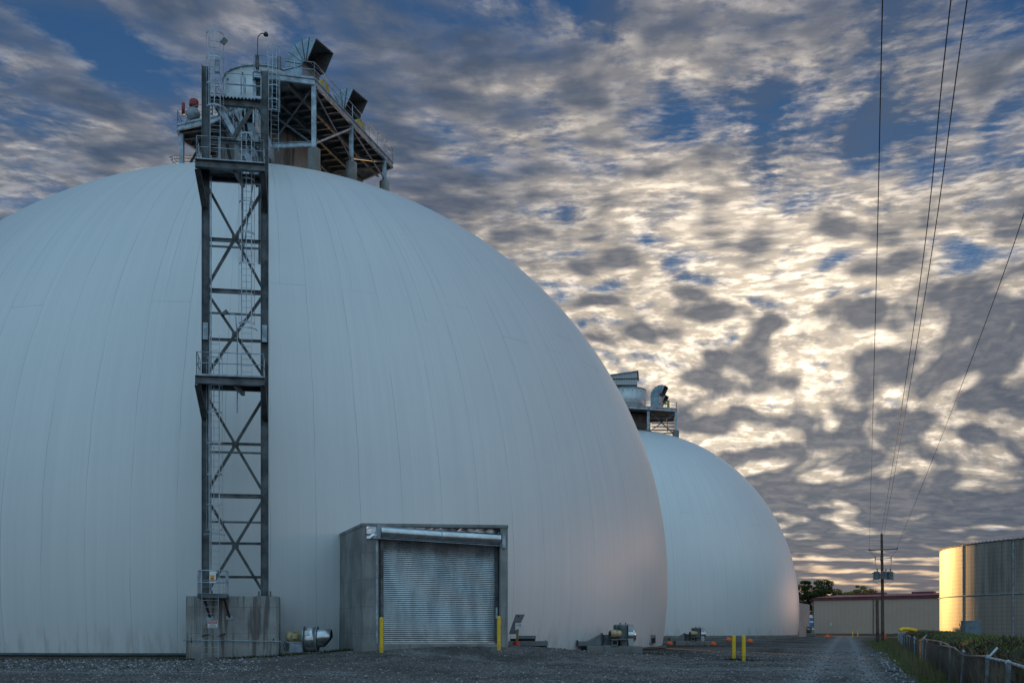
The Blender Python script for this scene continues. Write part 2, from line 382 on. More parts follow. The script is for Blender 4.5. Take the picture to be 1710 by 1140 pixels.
def build_ground():
    rads = [0.0, 1.0, 2.5]; r = 4.0
    while r < 6000:
        rads.append(r); r *= 1.011 if r < 130 else (1.03 if r < 400 else 1.12)
    az = list(np.radians(np.concatenate([np.arange(-32, 32, 0.11), np.arange(32, 328, 4.0)])))
    n = len(az); R_ = np.array(rads[1:])[:, None]; A = np.array(az)[None, :]
    X = R_*np.sin(A); Y = R_*np.cos(A); Hh = hgt(X, Y)
    vs = np.stack([X, Y, Hh], -1).reshape(-1, 3); k = len(rads)-1
    idx = np.arange(k*n).reshape(k, n); a = idx[:-1]; b = idx[1:]
    f = np.stack([a, b, np.roll(b, -1, 1), np.roll(a, -1, 1)], -1).reshape(-1, 4)[:, ::-1]
    me = bpy.data.meshes.new('ground')
    vs = np.vstack([vs, [[0, 0, H(0, 0)]]])
    faces = f.tolist() + [(int(i), int((i+1) % n), k*n) for i in range(n)]
    me.from_pydata(vs.tolist(), [], faces); me.polygons.foreach_set('use_smooth', [True]*len(faces))
    x, y = vs[:, 0], vs[:, 1]; fd = x-(7.0+0.325*(y-16))
    edge = 0.6+0.030*np.clip(y-32, 0, 90)
    nz = vnoise(x, y, 1.3, 11)*0.9+vnoise(x, y, 0.4, 12)*0.4-0.65
    grass = sstep(fd+edge*1.0+nz*0.9, -0.1, 0.5)*sstep(y, 10, 28)
    grass = np.maximum(grass, sstep(y, 225, 245)*sstep(x, 40, 60))
    # thin weeds at the foot of the plinth, the dome and the bollards
    for cx, cy, rr in ((-13.5, 52.3, 2.6), (-10.3, 53.8, 2.4), (10.5, 52.6, 1.1), (7.2, 66, 1.5), (12.5, 76, 3.0)):
        grass = np.maximum(grass, 0.75*np.exp(-((x-cx)**2+((y-cy)*1.6)**2)/rr**2)*sstep(vnoise(x, y, 0.5, 14), 0.3, 0.7))
    d1 = np.hypot(x+18.6, y-85.4)
    mud = sstep(vnoise(x, y*0.35, 3.4, 21)*0.6+vnoise(x, y, 0.9, 22)*0.4, 0.40, 0.56)*sstep(x-(1.0+0.06*(y-50)), 0, 5)*sstep(y, 54, 60)*(1-sstep(x-(6.6+0.293*(y-32)), -2, 0))
    mud = np.maximum(mud, 0.8*sstep(x, -16, -24)*sstep(y, 46, 50)*sstep(vnoise(x, y, 1.1, 23), 0.3, 0.6))
    mud = np.maximum(mud, sstep(32.2-d1, 0, 1.6)*0.8*sstep(vnoise(x, y, 0.8, 24), 0.2, 0.7))
    mud = np.maximum(mud, 0.9*np.exp(-((fd+edge+0.5)/0.6)**2)*sstep(vnoise(x, y, 0.6, 25), 0.25, 0.6)*(fd < 0))
    lane = x-(9.2+0.293*(y-32)); track = sum(np.exp(-((lane-o)/0.45)**2) for o in (-0.95, 0.95))
    track = np.clip(track, 0, 1)*sstep(y, 20, 34)
    xc = -3+np.clip(51-y, 0, 60)**1.3*0.45
    for o in (-1.1, 1.1): track = np.maximum(track, 0.8*np.exp(-((x-xc-o*1.6)/0.55)**2)*sstep(y, 51, 49)*vnoise(x, y, 2.0, 61))
    for o in (0, 1.9):
        yc = 37.5+0.018*(x+6)**2+o; track = np.maximum(track, 0.75*np.exp(-((y-yc)/0.45)**2)*sstep(vnoise(x, y, 3.0, 62), 0.3, 0.6))
    brown = sstep(vnoise(x, y*0.5, 5.0, 71)*0.55+vnoise(x, y, 1.4, 72)*0.45, 0.42, 0.66)*np.maximum(sstep(x, 2, -10), 0.6*sstep(y, 45, 60))
    ca = me.color_attributes.new('zones', 'FLOAT_COLOR', 'POINT')
    track = np.maximum(track, 0.45*np.exp(-(lane/2.0)**4)*sstep(y, 30, 45))
    buf = np.stack([grass, np.clip(mud, 0, 1), np.clip(track-1.0*brown*(track < 0.15), -1, 1)*0.5+0.5, np.ones_like(x)], -1).astype(np.float32)
    ca.data.foreach_set('color', buf.ravel())
    def fn(t, b, co):
        at_ = t.node('ShaderNodeAttribute', attribute_name='zones').outputs['Color']
        g_, m_, kk = t.sep(at_); k_ = t.rng(kk, 0.5, 1.0, smooth=False); br = t.rng(kk, 0.5, 0.0, smooth=False)
        v1 = t.node('ShaderNodeTexVoronoi'); t.put(v1.inputs['Vector'], co); v1.inputs['Scale'].default_value = 22
        v2 = t.node('ShaderNodeTexVoronoi'); t.put(v2.inputs['Vector'], co); v2.inputs['Scale'].default_value = 8.5
        s1 = t.sep(v1.outputs['Color'])[0]; s2 = t.sep(v2.outputs['Color'])[0]
        big = t.noise(t.vm('MULTIPLY', co, (1.0, 0.45, 1.0)), 0.30, 5, 0.6); mid = t.noise(t.vm('MULTIPLY', co, (1.0, 0.5, 1.0)), 1.5, 5, 0.65)
        c = t.ramp(s1, [(0.0, (0.034, 0.029, 0.026)), (0.55, (0.100, 0.088, 0.079)), (0.85, (0.175, 0.158, 0.145)), (0.97, (0.46, 0.43, 0.39))])
        c = t.mix(t.m('MULTIPLY', t.m('GREATER_THAN', s2, 0.90), 0.7), c, (0.27, 0.275, 0.28))
        c = t.mix(t.m('MULTIPLY', t.rng(big, 0.44, 0.58), 0.72), c, (0.040, 0.036, 0.034))
        c = t.mix(t.m('MULTIPLY', t.rng(mid, 0.48, 0.66), 0.50), c, (0.165, 0.16, 0.16))
        c = t.mix(t.m('MULTIPLY', k_, t.rng(mid, 0.35, 0.6, 0.5, 0.95)), c, (0.25, 0.25, 0.255))
        c = t.mix(t.m('MULTIPLY', br, 0.8), c, t.mix(t.rng(s1, 0.3, 0.95), (0.050, 0.040, 0.034), (0.17, 0.145, 0.125)))
        c = t.mix(t.m('MULTIPLY', m_, 0.85), c, t.mix(t.rng(mid, 0.4, 0.6), (0.020, 0.017, 0.014), (0.055, 0.043, 0.035)))
        gr = t.mix(t.rng(t.noise(co, 2.2, 4), 0.4, 0.6), (0.030, 0.036, 0.014), (0.055, 0.046, 0.026))
        c = t.mix(g_, c, gr); t.put(b.inputs['Base Color'], c)
        dd = t.m('ADD', t.m('MULTIPLY', v1.outputs['Distance'], -0.6), t.m('MULTIPLY', v2.outputs['Distance'], -0.8))
        bn = t.node('ShaderNodeBump'); bn.inputs['Strength'].default_value = 0.9; bn.inputs['Distance'].default_value = 0.05
        t.put(bn.inputs['Height'], t.m('ADD', dd, mid)); t.put(b.inputs['Normal'], bn.outputs[0])
    me.materials.append(pmat('gravel_ground', rough=0.85, spec=0.3, fn=fn)); me.update()
    o = bpy.data.objects.new('ground', me); COL.objects.link(o); tag(o, kind='structure')
build_ground()

# ------------------------------------------------------------------ domes
def dome_shell(mb, C, R, B, zc, z0, n=192, m=72):
    prof = []
    e0 = math.asin((z0-zc)/B)
    for i in range(m+1):
        e = e0 + (math.pi/2-0.004-e0)*i/m
        prof.append((R*math.cos(e), zc+B*math.sin(e)))
    mb.lathe(prof, C, n)
dome1 = thing('storage_dome', (C1.x, C1.y, 0), 'huge near white storage dome with roll-up door and ladder tower in front', 'dome', 'white storage domes')
mb = MB(); dome_shell(mb, C1, R1, B1, ZC1, 0.30); mb.build('shell', M['dome'], dome1)
mb = MB(); mb.lathe([(29.4, -0.6), (29.86, -0.6), (29.86, 0.17), (29.4, 0.17)], C1, 192); mb.build('footing', M['concrete_dark'], dome1)
mb = MB(); mb.lathe([(29.55, 0.175), (29.95, 0.175), (29.95, 0.23), (29.72, 0.235), (29.72, 0.30)], C1, 192); mb.build('base_angle', M['steel_dark'], dome1)
dome2 = thing('storage_dome', (C2.x, C2.y, 0), 'farther white storage dome standing behind the near dome, lit pink at its right edge', 'dome', 'white storage domes')
mb = MB(); dome_shell(mb, C2, R2, B2, ZC2, 0.42); mb.build('shell', M['dome'], dome2)
mb = MB(); mb.lathe([(29.6, -0.6), (30.12, -0.6), (30.12, 0.42), (29.6, 0.42)], C2, 192); mb.build('footing', M['concrete_dark'], dome2)
# vent grate on the near dome
def on_dome(px, py, C=C1, R=R1, B=B1, zc=ZC1):
    o = V(0, 0, EYE); d = V((px-855)/1900, 1, (1049-py)/1900)
    S_ = V(1/R, 1/R, 1/B); oc = (o-V(C.x, C.y, zc)); a_ = V(*[oc[i]*S_[i] for i in range(3)]); b_ = V(*[d[i]*S_[i] for i in range(3)])
    A, Bq, Cq = b_.dot(b_), 2*a_.dot(b_), a_.dot(a_)-1
    t = (-Bq-math.sqrt(max(0, Bq*Bq-4*A*Cq)))/(2*A); p = o+d*t
    n = V((p.x-C.x)/R**2, (p.y-C.y)/R**2, (p.z-zc)/B**2).normalized()
    return p, n
p, n = on_dome(1089.5, 1067); tx = n.cross(Z).normalized()*-1
if tx.x < 0: tx = -tx
g = MB(); fr = MB()
hw, hh = 0.62, 0.24
for i in range(9):
    z = -hh+hh*2*i/8
    g.beam(p-tx*hw+Z*z+n*0.03, p+tx*hw+Z*z+n*0.03, 0.05, 0.02)
for s_ in (-1, 1):
    fr.beam(p-tx*(hw+0.05)+Z*s_*(hh+0.06)+n*0.03, p+tx*(hw+0.05)+Z*s_*(hh+0.06)+n*0.03, 0.08, 0.05)
    fr.beam(p+tx*s_*(hw+0.03)-Z*hh+n*0.03, p+tx*s_*(hw+0.03)+Z*hh+n*0.03, 0.06, 0.08, up=n)
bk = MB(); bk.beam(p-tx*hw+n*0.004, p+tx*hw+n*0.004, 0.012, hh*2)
vf = fr.build('vent_frame', M['galv'], dome1); g.build('louvre', M['steel_dark'], vf); bk.build('backing', M['hollow'], vf)

# ------------------------------------------------------------------ door portal of the near dome
def xy(px, d): return (gx(px, d), d)
def build_portal():
    FL, FR = xy(605, 51.5), xy(848, 52.45); BL, BR = xy(566, 57.4), (-2.2, 60.5)
    fdir = (V(*FR)-V(*FL)).normalized(); zt = 6.27
    FLi = V(*FL)+fdir*0.72; FRi = V(*FR)-fdir*0.34
    DL = V(*xy(635, 51.75)); DR = V(*xy(831, 53.0))
    wall = MB()
    wall.prism([FL, tuple(FLi), tuple(DL-V(0.03, 0)), (DL.x-0.35, 57.2), BL], -0.4, 6.13)
    wall.prism([tuple(FRi), FR, BR, (BR[0]-0.5, BR[1]-0.3), (DR.x+0.05, DR.y)], -0.4, 6.13)
    wall.prism([(FL[0]-0.02, FL[1]-0.03), (FR[0]+0.02, FR[1]-0.03), (BR[0]+0.02, BR[1]), (BL[0]-0.02, BL[1])], 6.13, zt)
    wall.prism([tuple(FLi+V(0.004, 0.02)), tuple(FRi+V(-0.004, 0.02)), tuple(DR+V(0.03, 0.2)), tuple(DL+V(0, 0.2))], -0.4, 0.80)
    w = wall.build('door_portal', M['concrete_grey'], dome1); w['label'] = 'grey concrete portal round the roll-up door'
    dd = (V(DR.x, DR.y, 0)-V(DL.x, DL.y, 0)); L = dd.length; dd.normalize(); nn = V(dd.y, -dd.x, 0)   # towards the yard
    P0 = V(DL.x, DL.y, 0)
    # slatted curtain
    c = MB(); zb, ztp = 0.86, 5.72; ns = 54; vs = []; hgts = []
    for i in range(ns):
        for f_, o in ((0.0, 0.0), (0.16, 0.022), (0.5, 0.034), (0.84, 0.022)):
            hgts.append((zb+(ztp-zb)*(i+f_)/ns, o))
    hgts.append((ztp, 0.0)); xs = [0.10+(L-0.2)*j/12 for j in range(13)]
    rr = random.Random(3); slat = [rr.uniform(-0.004, 0.004) for _ in range(ns+1)]
    for k, (z, o) in enumerate(hgts):
        for x in xs:
            dent = 0.012*math.sin(x*1.7+z*0.9)+0.008*math.sin(x*0.6-z*2.1)
            vs.append(P0+dd*x+nn*(o-0.05+dent+slat[k//4])+Z*(zb+(z-zb)*(1-0.038*x/L)))
    m = len(xs); fs = [(k*m+j, k*m+j+1, (k+1)*m+j+1, (k+1)*m+j) for k in range(len(hgts)-1) for j in range(m-1)]
    c.add(vs, fs, False); door = c.build('rolling_door', M['shutter'], w)
    b = MB(); b.beam(P0+dd*0.10+nn*0.0+Z*0.815, P0+dd*(L-0.10)+Z*0.815, 0.09, 0.10); b.build('bottom_bar', M['shiny'], w)
    for s_ in (0.07, L-0.07):
        g = MB(); g.beam(P0+dd*s_+nn*0.02+Z*0.78, P0+dd*s_+nn*0.02+Z*5.75, 0.14, 0.12, up=nn); g.build('guide_rail', M['steel'], w)
    a = MB(); q = V(FLi.x, FLi.y, 0)
    a.beam(q+V(-0.06, -0.03, 0.8), q+V(-0.06, -0.03, 5.7), 0.10, 0.03, up=V(0, 1, 0))
    for i in range(9): a.lathe([(0.0, 0.03), (0.025, 0.03), (0.025, 0)], q+V(-0.06, -0.045, 1.1+i*0.55), 8, V(0, -1, 0))
    a.build('jamb_angle', M['galv'], w)
    # roll hood, sagging slightly with a seam in the middle
    h = MB(); A = P0+dd*(-0.02)+nn*0.42+Z*5.85; Bq = P0+dd*(L+0.02)+nn*0.42+Z*5.62; mid = (A+Bq)/2-Z*0.02
    prof = [(0.27*math.cos(t), 0.27*math.sin(t)) for t in [math.radians(k) for k in range(-80, 100, 12)]]
    prof = [(-0.26, -0.27)]+prof+[(-0.26, 0.27)]
    pts = []
    for P in (A, mid, Bq):
        for (o, z) in prof: pts.append(P+nn*o+Z*z)
    m = len(prof); fs = [(k*m+j, k*m+j+1, (k+1)*m+j+1, (k+1)*m+j) for k in range(2) for j in range(m-1)]
    h.add(pts, fs, True); hood = h.build('roll_hood', M['shiny'], w)
    s_ = MB(); s_.lathe([(0.285, -0.02), (0.285, 0.02)], mid, 32, dd); s_.build('seam_band', M['galv'], hood)
    lip = MB(); lip.beam(A-Z*0.29+nn*0.05, Bq-Z*0.30+nn*0.05, 0.10, 0.03); lip.build('drip_lip', M['galv'], hood)
    for P, hh in ((A-dd*0.12, 0.33), (Bq+dd*0.12, 0.42)):
        e = MB(); e.beam(P+Z*(-hh), P+Z*0.30, 0.16, 0.62, up=nn); e.build('hood_bracket', M['galv'], w)
    # crinkled foil insulation above the hood
    f = MB(); nx, nz = 42, 4; vs = []; rr = random.Random(8)
    for k in range(nz+1):
        for j in range(nx+1):
            vs.append(P0+dd*(-0.05+(L+0.1)*j/nx)+nn*(0.09+rr.uniform(-0.035, 0.035))+Z*(5.62+0.50*k/nz))
    fs = [(k*(nx+1)+j, k*(nx+1)+j+1, (k+1)*(nx+1)+j+1, (k+1)*(nx+1)+j) for k in range(nz) for j in range(nx)]
    f.add(vs, fs, False)
    nx, nz = 4, 5; vs = []
    o0 = V(FLi.x, FLi.y, 0)-V(fdir.x, fdir.y, 0)*0.52
    for k in range(nz+1):
        for j in range(nx+1):
            vs.append(o0+V(fdir.x, fdir.y, 0)*(0.55*j/nx)+V(0, -0.05+rr.uniform(-0.025, 0.02), 0)+Z*(5.58+0.54*k/nz))
    fs = [(k*(nx+1)+j, k*(nx+1)+j+1, (k+1)*(nx+1)+j+1, (k+1)*(nx+1)+j) for k in range(nz) for j in range(nx)]
    f.add(vs, fs, False); f.build('foil_insulation', M['foil'], w)
    # sticker strip on the right guide
    t = MB(); q = P0+dd*(L-0.07)+nn*0.092
    t.beam(q+Z*1.98, q+Z*2.48, 0.08, 0.006, up=nn); st = t.build('sticker', M['white'], w)
    k = MB()
    for i, zz in enumerate((2.04, 2.12, 2.2, 2.3, 2.4)): k.beam(q+nn*0.006+Z*zz, q+nn*0.006+Z*(zz+0.035), 0.045, 0.004, up=nn)
    k.build('sticker_marks', M['black'], st)
def f_shut(t, b, co):
    x, y, z = t.sep(co); n = t.noise(t.vm('MULTIPLY', co, (1.3, 1.3, 0.35)), 1.2, 5, 0.6)
    c = t.mix(t.rng(n, 0.35, 0.68), (0.40, 0.42, 0.435), (0.58, 0.60, 0.61))
    g = t.m('MULTIPLY', t.rng(z, 1.7, 0.8), t.rng(t.noise(co, 3.0, 4), 0.3, 0.65)); c = t.mix(t.m('MULTIPLY', g, 0.5), c, (0.14, 0.125, 0.11))
    t.put(b.inputs['Base Color'], c); t.put(b.inputs['Roughness'], t.rng(t.noise(co, 2.2, 4), 0.35, 0.65, 0.24, 0.42))
M['shutter'] = pmat('shutter_slats', rough=0.30, metal=0.85, fn=f_shut)
M['foil'] = pmat('foil', (0.80, 0.81, 0.83), 0.36, 1.0, 0.1, 4)
build_portal()

# ------------------------------------------------------------------ bollards
def bollard(loc, h, label, group, tilt=0.0):
    m = MB(); x, y = loc; z0 = H(x, y)-0.12
    o = bpy.data.objects.new('tmp', None)
    m.lathe([(0.084, 0), (0.085, h-0.05), (0.078, h-0.015), (0.05, h+0.008), (0.0, h+0.018)], (x, y, z0), 24)
    bpy.data.objects.remove(o)
    me_o = m.build('bollard', M['yellow_post'], None)
    for v in me_o.data.vertices: v.co.x -= x; v.co.y -= y; v.co.z -= z0
    me_o.location = (x, y, z0); me_o.rotation_euler = (0, tilt, 0)
    return tag(me_o, label, 'bollard', group)
def f_boll(t, b, co):
    x, y, z = t.sep(co); n = t.noise(co, 9, 4, 0.6)
    c = t.mix(t.rng(n, 0.3, 0.7), (0.60, 0.40, 0.012), (0.80, 0.55, 0.02))
    sc = t.m('MULTIPLY', t.rng(z, 0.5, 0.05), t.rng(t.noise(co, 22, 3), 0.45, 0.6))
    c = t.mix(t.m('MULTIPLY', sc, 0.7), c, (0.12, 0.10, 0.06))
    c = t.mix(t.m('MULTIPLY', t.m('GREATER_THAN', t.noise(co, 30, 2), 0.67), 0.8), c, (0.10, 0.08, 0.04)); t.put(b.inputs['Base Color'], c)
M['yellow_post'] = pmat('bollard_paint', rough=0.45, fn=f_boll)
G_ = 'yellow steel bollards'
bollard(xy(637, 50.2), 1.66, 'tall yellow bollard at the left edge of the roll-up door', G_)
bollard(xy(833, 50.9), 1.62, 'tall yellow bollard at the right edge of the roll-up door', G_, 0.0)
bollard(xy(1225.5, 53.0), 1.28, 'left one of the two short yellow bollards standing in the open yard', G_)
bollard(xy(1242, 52.0), 1.27, 'right one of the two short yellow bollards standing in the open yard', G_)
bollard(xy(1424, 219), 1.25, 'left one of the two tiny far bollards before the long brown building', G_)
bollard(xy(1432.5, 219), 1.25, 'right one of the two tiny far bollards before the long brown building', G_)

# ------------------------------------------------------------------ small yard things
def origin_obj(m, name, mat, loc, **kw):
    e = m.build(name, mat, None)
    for v in e.data.vertices: v.co -= Vector(loc)
    e.location = loc; return tag(e, **kw)
oc = [(1118, 1075.5, 'orange ground marker against the near end of the farther fan pad'), (1191, 1076.5, 'orange ground marker just right of the farther fan pad'),
      (1217, 1069, 'orange ground marker behind the left yard bollard'), (1252, 1071.5, 'orange ground marker right of the two yard bollards'),
      (1382, 1064.5, 'orange ground marker alone before the brown building'), (1474.5, 1067, 'orange ground marker at the foot of the utility pole')]
for px, py, lb in oc:
    d = EYE*1900/(py-1049); x, y = xy(px, d); z = H(x, y)-0.02; s = d/90; m = MB()
    tall = 1.7 if px > 1470 else 1.0
    m.lathe([(0.0, 0.0), (0.20*s, 0.0), (0.21*s, 0.05), (0.20*s, 0.20*s*tall), (0.15*s, 0.26*s*tall), (0.0, 0.27*s*tall)], (x, y, z), 12, V(0.25, 0.1, 1), False)
    origin_obj(m, 'ground_marker', M['orange'], (x, y, z), label=lb, cat='marker', group='orange markers set about the yard')

def text_mesh(txt, size, ext=0.002):
    cu = bpy.data.curves.new('t', 'FONT'); cu.body = txt; cu.size = size; cu.extrude = ext; cu.align_x = 'CENTER'; cu.align_y = 'CENTER'
    o = bpy.data.objects.new('t', cu); COL.objects.link(o)
    dg = bpy.context.evaluated_depsgraph_get(); me = bpy.data.meshes.new_from_object(o.evaluated_get(dg))
    vs = [v.co.copy() for v in me.vertices]; fs = [tuple(p.vertices) for p in me.polygons]
    bpy.data.objects.remove(o); bpy.data.curves.remove(cu); bpy.data.meshes.remove(me); return vs, fs
def put_text(mb, txt, size, c, right, up, ext=0.002):
    vs, fs = text_mesh(txt, size, ext); n = right.cross(up)
    mb.add([c+right*v.x+up*v.y+n*v.z for v in vs], fs)

def build_scale_box():
    # grey steel trough with a raised hinged lid beside the door
    d = 58.6; z0 = H(0.6, 58.6)
    t = thing('steel_trough', (gx(885, d), d, z0), 'grey steel trough with its narrow lid propped open right of the roll-up door', 'trough')
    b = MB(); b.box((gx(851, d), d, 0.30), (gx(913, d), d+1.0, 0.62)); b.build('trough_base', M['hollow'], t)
    b = MB(); b.box((gx(849.5, d)-0.02, d-0.10, 0.62), (gx(915, d), d+1.1, 0.86)); b.build('body', M['boxgrey'], t, 0.012)
    b = MB(); b.box((gx(866, d), d+0.05, 0.98), (gx(895, d), d+0.9, 1.14)); b.build('cover', M['boxgrey'], t, 0.012)
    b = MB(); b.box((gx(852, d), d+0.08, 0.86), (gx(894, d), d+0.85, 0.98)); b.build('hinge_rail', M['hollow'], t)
    b = MB(); b.lathe([(0.03, 0), (0.03, 0.06), (0, 0.06)], (gx(911, d), d-0.02, 0.86), 10); b.build('bolt', M['steel'], t)
    f = d+0.05
    pts = [at(849.5, 1058, f), at(861, 1058, f), at(876, 1025, f), at(861, 1025, f)]
    pts = [V(p.x, f, p.z) for p in pts]
    lid = MB(); lid.extrude(pts[::-1], (0.02, 0.16, 0)); l = lid.build('lid', M['boxgrey'], t, 0.01)
    hl = MB(); p = at(866, 1028, f); hl.lathe([(0.0, 0.014), (0.04, 0.014), (0.04, 0)], (p.x, f-0.002, p.z), 12, V(0, -1, 0)); hl.build('lid_hole', M['hollow'], l)
build_scale_box()
def build_stake():
    d = 57.6; p0 = at(862.5, 1081, d)
    t = thing('numbered_stake', (p0.x, d, H(p0.x, d)), 'white number board on a wooden stake with a red foot before the steel trough', 'sign')
    b = MB(); b.beam((p0.x, d, H(p0.x, d)-0.1), (at(864.5, 1050, d)), 0.12, 0.05, up=V(0, 1, 0)); b.build('stake', M['stake'], t)
    c = at(866, 1045.5, d); r = V(0.995, 0.0, -0.05).normalized(); u = V(0.05, 0, 0.995).normalized()
    b = MB(); b.beam(c-r*0.165, c+r*0.165, 0.02, 0.37, up=u); bd = b.build('board', M['white'], t)
    m = MB(); put_text(m, '118', 0.15, c+u*0.06+V(0, -0.013, 0), r, u); m.build('number', M['black'], bd)
    b = MB(); b.lathe([(0.17, -0.05), (0.17, 0.22), (0.14, 0.24), (0.0, 0.24)], (p0.x, d, H(p0.x, d)), 16); b.build('red_foot', M['red_bright'], t)
M['red_bright'] = pmat('bright_red', (0.42, 0.03, 0.02), 0.5, 0, 0.15, 7)
build_stake()

# ------------------------------------------------------------------ aeration fans
def build_fan_a():
    # fan beside the plinth: motor, round housing, cut-off elbow
    d = 54.2; s = d/1900; zb = at(500, 1087.5, d).z
    t = thing('aeration_fan', (gx(514, d), d, zb), 'bright steel aeration fan with gold motor between plinth and door portal', 'fan', 'aeration fans round the domes')
    X = lambda px: gx(px, d)
    b = MB(); b.box((X(472), d-0.5, zb-0.45), (X(543), d+0.9, zb-0.0)); b.build('fan_pad', M['concrete_grey'], t)
    zc = at(0, 1067, d).z
    b = MB(); b.lathe([(0.0, 0), (0.60, 0), (0.60, 0.62), (0.0, 0.62)], (X(508.5), d, zc), 40, V(1, 0, 0)); h = b.build('fan_housing', M['shiny'], t)
    b = MB()
    for o in (0.0, 0.62): b.lathe([(0.60, -0.02), (0.645, -0.02), (0.645, 0.02), (0.60, 0.02)], (X(508.5)+o, d, zc), 40, V(1, 0, 0))
    b.build('flange', M['galv'], h)
    b = MB(); b.box((X(513), d-0.617, zc+0.02), (X(520.5), d-0.612, zc+0.22))
    n = b.build('data_label', M['white'], h); n.location = (0, 0, 0.2); n.rotation_euler = (0, 0, 0)
    b = MB(); b.lathe([(0.44, 0), (0.44, 0.62), (0.40, 0.66)], (X(530.5), d, zc+0.07), 32, V(1, 0, 0))
    # slanted underside of the outlet
    o = b.build('outlet', M['shiny'], t)
    for v in o.data.vertices:
        if v.co.x > X(545)-t.location.x: v.co.x -= max(0, (t.location.z+v.co.z < zc+0.1)*(zc+0.1-t.location.z-v.co.z)*0.75)
    b = MB(); b.lathe([(0.0, 0.0), (0.43, 0.0)], (X(541), d, zc+0.07), 32, V(1, 0, 0)); b.build('outlet_screen', M['steel_dark'], o)
    zm = at(0, 1062, d).z
    m = MB(); m.lathe([(0.0, -0.02), (0.17, -0.01), (0.25, 0.05), (0.26, 0.28), (0.23, 0.30), (0.23, 0.80), (0, 0.80)], (X(478.5), d, zm), 28, V(1, 0, 0))
    for k in range(20):
        a = k/20*2*math.pi; c_, s__ = math.cos(a), math.sin(a)
        m.beam((X(487), d+0.24*c_, zm+0.24*s__), (X(503), d+0.24*c_, zm+0.24*s__), 0.012, 0.05, up=V(0, c_, s__))
    mo = m.build('motor', M['motor'], t)
    m = MB(); m.box((X(490), d-0.36, zm-0.12), (X(498), d-0.20, zm+0.12)); m.build('terminal_box', M['motor'], mo, 0.01)
    m = MB(); m.box((X(484), d-0.27, zb), (X(507), d+0.3, zm-0.30)); m.box((X(482), d-0.32, zm-0.30), (X(508), d+0.34, zm-0.25)); m.build('motor_stand', M['galv'], t)
    m = MB(); m.box((X(479.5), d-0.45, zb+0.05), (X(484), d-0.2, zb+0.42)); m.build('switch_box', M['steel_dark'], t)
    m = MB(); m.tube([(X(481), d-0.3, zb+0.42), (X(478), d-0.3, zb+0.5), (X(475.5), d-0.25, zb+0.3), (X(476), d-0.1, zb+0.08), (X(480), d, zb+0.04)], 0.018, 6); m.build('cable', M['wire'], t)
build_fan_a()
